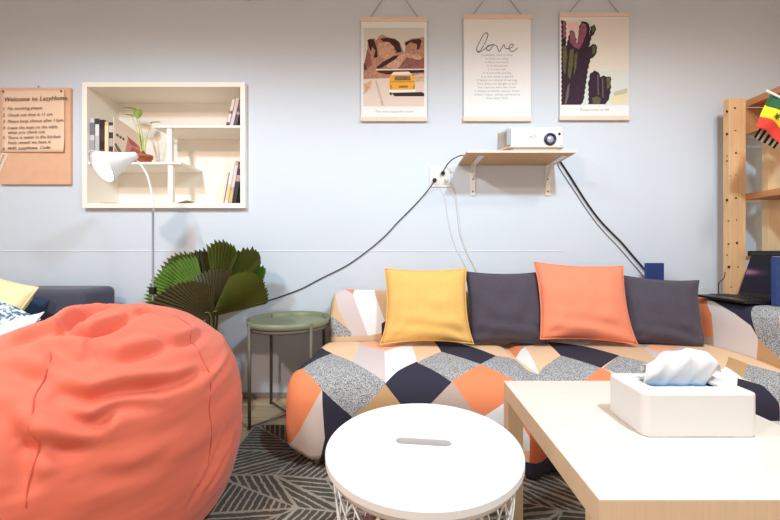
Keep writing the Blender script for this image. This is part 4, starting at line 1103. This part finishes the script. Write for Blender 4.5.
MB().lathe([(.001, .0), (.004, 0), (.004, .002), (.001, .002)], 12).build('sensor', M['grey_plastic'], pj, loc=(px_(561.5), .001, zz(144.3)), rot=(PI/2, 0, 0))
em = MB().box((px_(529), -.0008, zz(139)), (px_(537), .003, zz(132)))
em.build('badge', mat('badge_pink_grey', (222, 208, 204), .5), pj)
text_mb('W|T', .022, Matrix.Translation((px_(533), -.0012, zz(137.3))) @ WALLFACE).build('badge_print', mat('badge_ink', (168, 140, 140), .6), pj)
MB().box((px_(513.5), -.0006, zz(141)), (px_(517.5), .003, zz(140))).build('label_print', mat('label_grey', (214, 214, 216), .6), pj)
# small adapter with plug at the left of the shelf
ad = thing('power_adapter', 'small black power adapter lying on the wall shelf left of the projector', 'adapter', (at(492, 0, 2.08).x, 2.08, szt + .0005))
MB().box((-.03, -.02, 0), (.03, .02, .014)).build('adapter_body', M['black'], ad, bevel=.003)
MB().tube([(.028, 0, .008), (.04, 0, .016), (.055, .0, .034)], .004, 8).build('lead', M['black_cable'], ad)

# outlet ------------------------------------------------------------------------
ol = thing('wall_outlet', 'white double wall outlet plate left of the wall shelf', 'outlet', (at(440, 0, WALL).x, WALL, at(0, 177, WALL).z))
MB().box((-.062, -.007, -.062), (.062, -.0005, .062)).build('plate', M['white_plastic'], ol, bevel=.002)
for sx in (-1, 1):
    MB().box((sx*.030 - .022, -.010, -.046), (sx*.030 + .022, -.006, .046)).build('socket', M['white'], ol, bevel=.002)
def plug(label, x, y, m):
    p = at(x, y, WALL - .010); t = thing('plug', label, 'plug', tuple(p))
    MB().lathe([(.010, 0), (.013, .004), (.013, .016), (.008, .026), (.004, .032)], 14).build('plug_body', M[m], t, rot=(PI/2, 0, 0))
    return p
plug('black plug in the upper right socket of the wall outlet', 442.8, 173.5, 'black')
plug('black plug in the lower left socket of the wall outlet', 434.5, 180.5, 'black')
plug('white plug in the lower right socket of the wall outlet', 446, 180.5, 'white_plastic')

def cable(name, label, pts, r, m, cat='cable', n=8):
    mb = MB().tube(catmull([tuple(p) for p in pts], n), r, 8)
    return tag(mb.build(name, M[m]), label, cat)
W0 = WALL - .0058
cable('power_cable', 'short black cable curving from the wall outlet up to the wall shelf', [at(442.8, 173.5, W0 - .028), at(445, 168, W0 - .03), at(450, 161.5, 2.17), at(456, 157.5, 2.12), at(463, 155.2, 2.09), (at(472, 0, 2.08).x, 2.08, szt + .005), (at(486, 0, 2.08).x, 2.08, szt + .006)], .0034, 'black_cable')
cable('power_cable', 'long black cable sagging along the wall from the outlet down to the lamp', [at(434.5, 180.5, W0 - .03), at(431, 186, W0 - .02), at(424, 195, W0), at(412, 208, W0), at(398, 222, W0), at(384, 237, W0), at(366, 252, W0), at(346, 266, W0), at(322, 278, W0), at(303, 288, W0), at(288, 294, W0), at(270, 300, W0), at(240, 307, 2.19), at(210, 312, 2.17), at(190, 313, 2.10), at(178, 309, 2.0), at(168, 302, 1.9), at(160, 297, 1.845), at(154.5, 292, 1.822)], .0034, 'black_cable')
cable('projector_cable', 'thick black cable hanging from the wall shelf down to the blue book', [at(557, 156, 2.20), at(562, 164, W0 - .0026), at(570, 176, W0 - .0026), at(578, 189, W0 - .0026), at(587, 203, W0 - .0026), at(598, 218, W0 - .0026), at(609, 230, W0 - .0026), at(621, 242, W0 - .0026), at(633, 256, W0 - .0026), at(645, 270, W0 - .0026), at(656, 284, W0 - .0026), at(660, 292, W0 - .0026)], .0052, 'black_cable')
cable('projector_cable', 'thin brown cable running beside the thick black cable below the wall shelf', [at(556, 157, 2.205), at(559.4, 167.8, W0+.0018), at(566.4, 178.8, W0+.0018), at(574.4, 190.8, W0+.0018), at(583.4, 204.8, W0+.0018), at(594.4, 220.3, W0+.0018), at(605.4, 233.3, W0+.0018), at(617.4, 245.8, W0+.0018), at(629.4, 259.8, W0+.0018), at(641.4, 273.8, W0+.0018), at(651.4, 288.8, W0+.0018)], .0024, 'brown_cable')
cable('white_cable', 'white cable hanging from the wall outlet down behind the dark cushion', [at(446, 180.5, W0 - .03), at(450, 184, W0 - .02), at(455, 197, W0), at(458, 215, W0), at(460, 232, W0), at(466, 250, W0), at(474, 266, W0), at(481, 280, W0), at(486, 292, W0)], .0034, 'white_cable')
cable('white_cable', 'thin white cable on the wall left of the hanging white cable', [at(440, 188, W0+.0018), at(445, 200, W0+.0022), at(448, 220, W0+.0022), at(453, 240, W0+.0022), at(462, 260, W0+.0022), at(472, 278, W0+.0022), at(478, 292, W0+.0022)], .0018, 'white_cable')

# blue book standing behind the cushions on the backrest
bb = thing('blue_notebook', 'dark blue notebook standing on the sofa back against the wall', 'notebook', (at(654.2, 0, 2.13).x, 2.125, .678))
MB().box((-.052, -.004, 0), (.052, .014, .148)).build('cover', M['blue_book'], bb, bevel=.002)
MB().box((-.049, -.002, -.0006), (.053, .012, .146)).build('pages', M['paper'], bb)

# ================================================================ right shelves
RXO, RYO = 1.864, 2.08
ru = thing('pine_shelving', 'tall open pine shelving unit at the right edge behind the armrest', 'shelving', (RXO, RYO, 0))
def rp(name, a, b, m, bev=.002, par=None):
    return MB().box((a[0]-RXO, a[1]-RYO, a[2]), (b[0]-RXO, b[1]-RYO, b[2])).build(name, M[m], par or ru, bevel=bev)
PT = CAM_Z + (252 - 98)*2.08/F
post = rp('post', (RXO + .012, 2.08, 0), (RXO + .107, 2.12, PT), 'pine')
for px, py, r in ((727,111.5,.0075),(735,108,.006),(727,134,.0075),(735.5,130.5,.004),(727,161,.005),(736,153,.006),(727,156,.004),(730,176,.003),(736,175,.003),(727,200,.008),(736,198,.006),(728.5,221,.004),(736.5,220,.004),(728.5,244,.005),(737,243,.007),(727,255,.004),(729,267,.0085),(738,267,.004),(731,287,.004)):
    p = at(px, py, 2.0795)
    MB().lathe([(.0005, 0), (r, 0), (r, .0012), (.0005, .0014)], 10).build('peg_hole', M['knot'], post, loc=(p.x - RXO, .0004, p.z), rot=(PI/2, 0, 0))
rp('post', (2.10, 2.08, 0), (2.19, 2.12, 1.55), 'pine_panel'); 
rp('post', (RXO + .012, 1.08, 0), (RXO + .107, 1.12, PT), 'pine'); rp('post', (2.10, 1.08, 0), (2.19, 1.12, PT), 'pine')
for zb_, zt_ in ((1.715, 1.752), (1.56, 1.60), (1.187, 1.222), (.845, .866), (.3, .335)):
    rp('shelf_board', (RXO + .105, 1.12, zb_), (2.19, 2.08, zt_), 'pine_board')
rp('back_panel', (RXO + .107, 2.085, 1.60), (2.19, 2.10, 1.715), 'pine_board')
for z in (1.555, 1.178): rp('cross_rail', (RXO + .107, 2.121, z), (2.19, 2.128, z + .012), 'white_metal', .001)

# laptop lying open on the armrest
LX, LYn, LYf = 1.842, 1.70, 1.985
lt = thing('laptop', 'open black laptop with a dark screen standing on the sofa armrest', 'laptop', (LX, (LYn+LYf)/2, .6475))
hl = (LYf - LYn)/2
MB().box((-.236, -hl, 0), (0, hl, .013)).build('base', M['black'], lt, bevel=.003)
kb = MB()
for i in range(5):
    for j in range(12): kb.box((-.06 - i*.021 - .008, -hl + .025 + j*.0232, .013), (-.06 - i*.021 + .008, -hl + .025 + j*.0232 + .019, .0145))
kb.build('keys', mat('key_black', (34, 33, 36), .5), lt)
MB().box((-.215, -.045, .013), (-.165, .045, .0135)).build('touchpad', mat('touchpad_grey', (50, 48, 54), .35), lt)
scr = MB().box((-.004, -hl, 0), (.006, hl, .235)).build('screen', M['black'], lt, bevel=.003, loc=(-.002, 0, .014), rot=(0, R(19), 0))
dm = mat('display_glass', (20, 14, 24), .4, spec=.2)
nt = dm.node_tree; bs = nt.nodes['Principled BSDF']
tcn = nt.nodes.new('ShaderNodeTexCoord'); mp = nt.nodes.new('ShaderNodeMapping'); mp.inputs['Rotation'].default_value = (.25, 0, 0); mp.inputs['Scale'].default_value = (1, 7, 34); mp.inputs['Location'].default_value = (0, .1, -4.4)
gd = nt.nodes.new('ShaderNodeTexGradient'); gd.gradient_type = 'SPHERICAL'
nt.links.new(tcn.outputs['Object'], mp.inputs['Vector']); nt.links.new(mp.outputs['Vector'], gd.inputs['Vector'])
rp_ = nt.nodes.new('ShaderNodeValToRGB'); rp_.color_ramp.elements[0].color = rgb(20, 14, 24); rp_.color_ramp.elements[1].color = rgb(190, 140, 170); e = rp_.color_ramp.elements.new(.4); e.color = rgb(70, 40, 64)
nt.links.new(gd.outputs['Fac'], rp_.inputs['Fac']); nt.links.new(rp_.outputs['Color'], bs.inputs['Emission Color']); bs.inputs['Emission Strength'].default_value = .5
MB().box((-.0052, -hl + .008, .012), (-.0038, hl - .008, .227)).build('display', dm, scr)
# blue folder standing before the screen on the armrest
bf = thing('blue_folder', 'blue folder standing on the armrest at the right edge of the photo', 'folder', (1.71, 1.665, .647))
MB().box((0, -.008, 0), (.16, .018, .222)).build('folder_cover', M['blue_folder'], bf, bevel=.002)
MB().box((.003, -.005, .004), (.1605, .015, .2226)).build('papers', M['paper'], bf)
# router and cable tangle on the shelf board behind
rtb = thing('router_box', 'flat black box on the shelf board above the laptop', 'router', (2.05, 1.98, .8665))
MB().box((-.10, -.07, 0), (.12, .07, .03)).build('router_body', M['black'], rtb, bevel=.004)
MB().box((-.08, -.0705, .010), (.06, -.0695, .016)).build('front_strip', M['grey_plastic'], rtb)
rnd = random.Random(5); pts = []
for i in range(16): pts.append((1.99 + .012*i + .02*math.sin(i*2.1), 2.0 + .03*math.cos(i*1.7), .873 + .018*abs(math.sin(i*1.3))))
cable('tangled_cable', 'tangled black cable on the shelf board behind the laptop', pts, .003, 'black_cable')
pts = [(1.99 + .014*i + .02*math.cos(i*2.3), 1.96 + .02*math.cos(i*2.7), .874 + .022*abs(math.sin(i*1.1))) for i in range(14)]
cable('tangled_cable', 'pale cable looped over the tangle on the shelf board', pts, .0022, 'white_cable')
cable('thin_cable', 'thin dark cable hanging beside the pine post above the armrest', [at(725, 272, 2.07), at(724, 278, 2.07), at(719, 283, 2.08), at(718.5, 290, 2.09), at(719, 297, 2.10), at(719.5, 305, 2.15)], .0022, 'black_cable')
cable('white_cable', 'white cable curled on the sofa back beside the right dark cushion', [at(699, 289, 2.10), at(704, 288, 2.11), at(711, 291, 2.12), at(716, 294, 2.12), at(708, 295, 2.09), at(700, 294, 2.085), at(696, 291, 2.09)], .003, 'white_cable')

# flags -------------------------------------------------------------------------
FY = 1.72
def flag_sheet(parent, corners, bands, mats, wav, name='cloth'):
    """corners: top left, top right, bottom right, bottom left in the flag's own plane"""
    tl, tr, br_, bl_ = [Vector(c) for c in corners]
    mb = MB(); n0 = 0
    for i in range(len(bands)):
        v0, v1 = i/len(bands), (i+1)/len(bands)
        def fn(u, v):
            vv = v0 + (v1 - v0)*v
            p = (tl*(1-u) + tr*u)*(1 - vv) + (bl_*(1-u) + br_*u)*vv
            return p + Vector((0, wav*math.sin(u*7 + vv*3), .006*math.sin(u*PI)*vv*3))
        mb.grid(fn, 16, 6, bands[i])
    return mb.build(name, mats, parent, solid=.0012)
fl = thing('striped_flag', 'small green, yellow and red flag hanging from the pine shelving', 'flag', tuple(at(772, 95, FY)))
o0 = at(772, 95, FY)
def fp(x, y, d=0): return at(x, y, FY + d) - o0
cl = flag_sheet(fl, [fp(771, 93), fp(796, 106), fp(781, 145), fp(755.5, 128)], [0, 1, 2], [M['flag_green'], M['flag_yellow'], M['flag_red']], .006)
def star(c, r): 
    out = []
    for i in range(10): a = PI/2 + i*PI/5 + .25; rr = r if i % 2 == 0 else r*.42; out.append((c.x + rr*math.cos(a), c.y, c.z + rr*math.sin(a)))
    return out
sc0 = fp(775, 117); sc0.y -= .012
s_ = MB(); p5 = star(sc0, .017); s_.add([(a, b, c) for a, b, c in p5] + [tuple(sc0)], [(i, (i+1) % 10, 10) for i in range(10)]); s_.build('star', M['flag_star'], cl, solid=.001)
MB().tube([tuple(fp(766, 90.5)), tuple(fp(800, 107.5))], .0055, 8).build('stick', M['flag_white'], fl)
f2 = thing('striped_flag', 'black and white striped flag half hidden behind the tricolour flag', 'flag', tuple(at(772, 95, FY + .05)))
o0 = at(772, 95, FY + .05)
tl, tr, br_, bl_ = [at(x, y, FY + .05) - o0 for x, y in ((778, 100), (802, 110), (774, 149), (754, 137))]
mb = MB()
for i in range(9):
    def fn(u, v): uu = (i + u)/9; p = (tl*(1-uu) + tr*uu)*(1-v) + (bl_*(1-uu) + br_*uu)*v; return p + Vector((0, .004*math.sin(uu*6), 0))
    mb.grid(fn, 3, 6, i % 2)
mb.build('cloth', [M['flag_black'], M['flag_white']], f2, solid=.0012)
MB().tube([tuple(at(776, 99, FY + .05) - o0), tuple(at(803, 110.5, FY + .05) - o0)], .004, 8).build('stick', M['flag_white'], f2)

# dark hook peeking in at the top edge
hk = thing('wall_hook', 'small dark hook on the wall at the top edge above the bookshelf', 'hook', (at(250, 0, WALL).x, WALL, at(0, 0, WALL).z))
MB().lathe([(.001, 0), (.014, 0), (.014, .004), (.001, .006)], 14).build('plate', M['black'], hk, loc=(0, 0, .02), rot=(PI/2, 0, 0))
MB().tube(catmull([(0, -.004, .02), (0, -.02, .012), (0, -.03, -.004), (0, -.022, -.012), (0, -.014, -.006)], 6), .004, 8).build('hook_arm', M['black'], hk)

# ================================================================ light =======
def area(name, loc, target, size, power, col, spread=PI, shape='DISK'):
    l = bpy.data.lights.new(name, 'AREA'); l.shape = shape; l.size = size; l.energy = power; l.color = col; l.spread = spread
    o = bpy.data.objects.new(name, l); COL.objects.link(o); o.location = loc
    o.rotation_euler = (Vector(target) - Vector(loc)).to_track_quat('-Z', 'Y').to_euler()
    return o
def spot(name, loc, target, power, col, ang, blend, r=.06):
    l = bpy.data.lights.new(name, 'SPOT'); l.energy = power; l.color = col; l.spot_size = R(ang); l.spot_blend = blend; l.shadow_soft_size = r
    o = bpy.data.objects.new(name, l); COL.objects.link(o); o.location = loc
    o.rotation_euler = (Vector(target) - Vector(loc)).to_track_quat('-Z', 'Y').to_euler()
    return o
COOL = (.62, .86, 1.0); WARM = (1.0, .76, .62)
spot('ceiling_lamp_cool', (.85, .2, 2.5), (.85, .25, 0), 122, COOL, 165, .45, .08)
spot('ceiling_lamp_warm_right', (1.4, .7, 2.5), (1.4, .75, 0), 30, WARM, 170, .4, .08)
spot('ceiling_lamp_warm_left', (-1.4, -.4, 2.5), (-1.4, -.3, 0), 84, WARM, 172, .35, .08)
spot('added_cool_fill_left', (-1.5, .45, 2.5), (-1.5, .5, 0), 92, COOL, 162, .45, .08)  # added cool fill that brightens the left wall
wl = area('added_front_fill', (.3, -2.2, 1.1), (.3, 2, 1.1), 2.2, 8, (.86, .92, 1.0), R(160), 'RECTANGLE'); wl.data.size_y = 1.3  # added fill from behind the camera, no window there
spot('reading_lamp_bulb', tuple(mbl), tuple(mbl + ax*.5 + Vector((0, .25, 0))), 2, (.85, .93, 1), 130, .6, .03)
w = bpy.data.worlds.new('world'); S.world = w; w.use_nodes = True
bg = w.node_tree.nodes['Background']; bg.inputs['Color'].default_value = (.9, .92, 1, 1); bg.inputs['Strength'].default_value = .3
S.view_settings.view_transform = 'Standard'; S.view_settings.look = 'None'; S.view_settings.gamma = 1
S.view_settings.use_curve_mapping = False
S.view_settings.exposure = .42
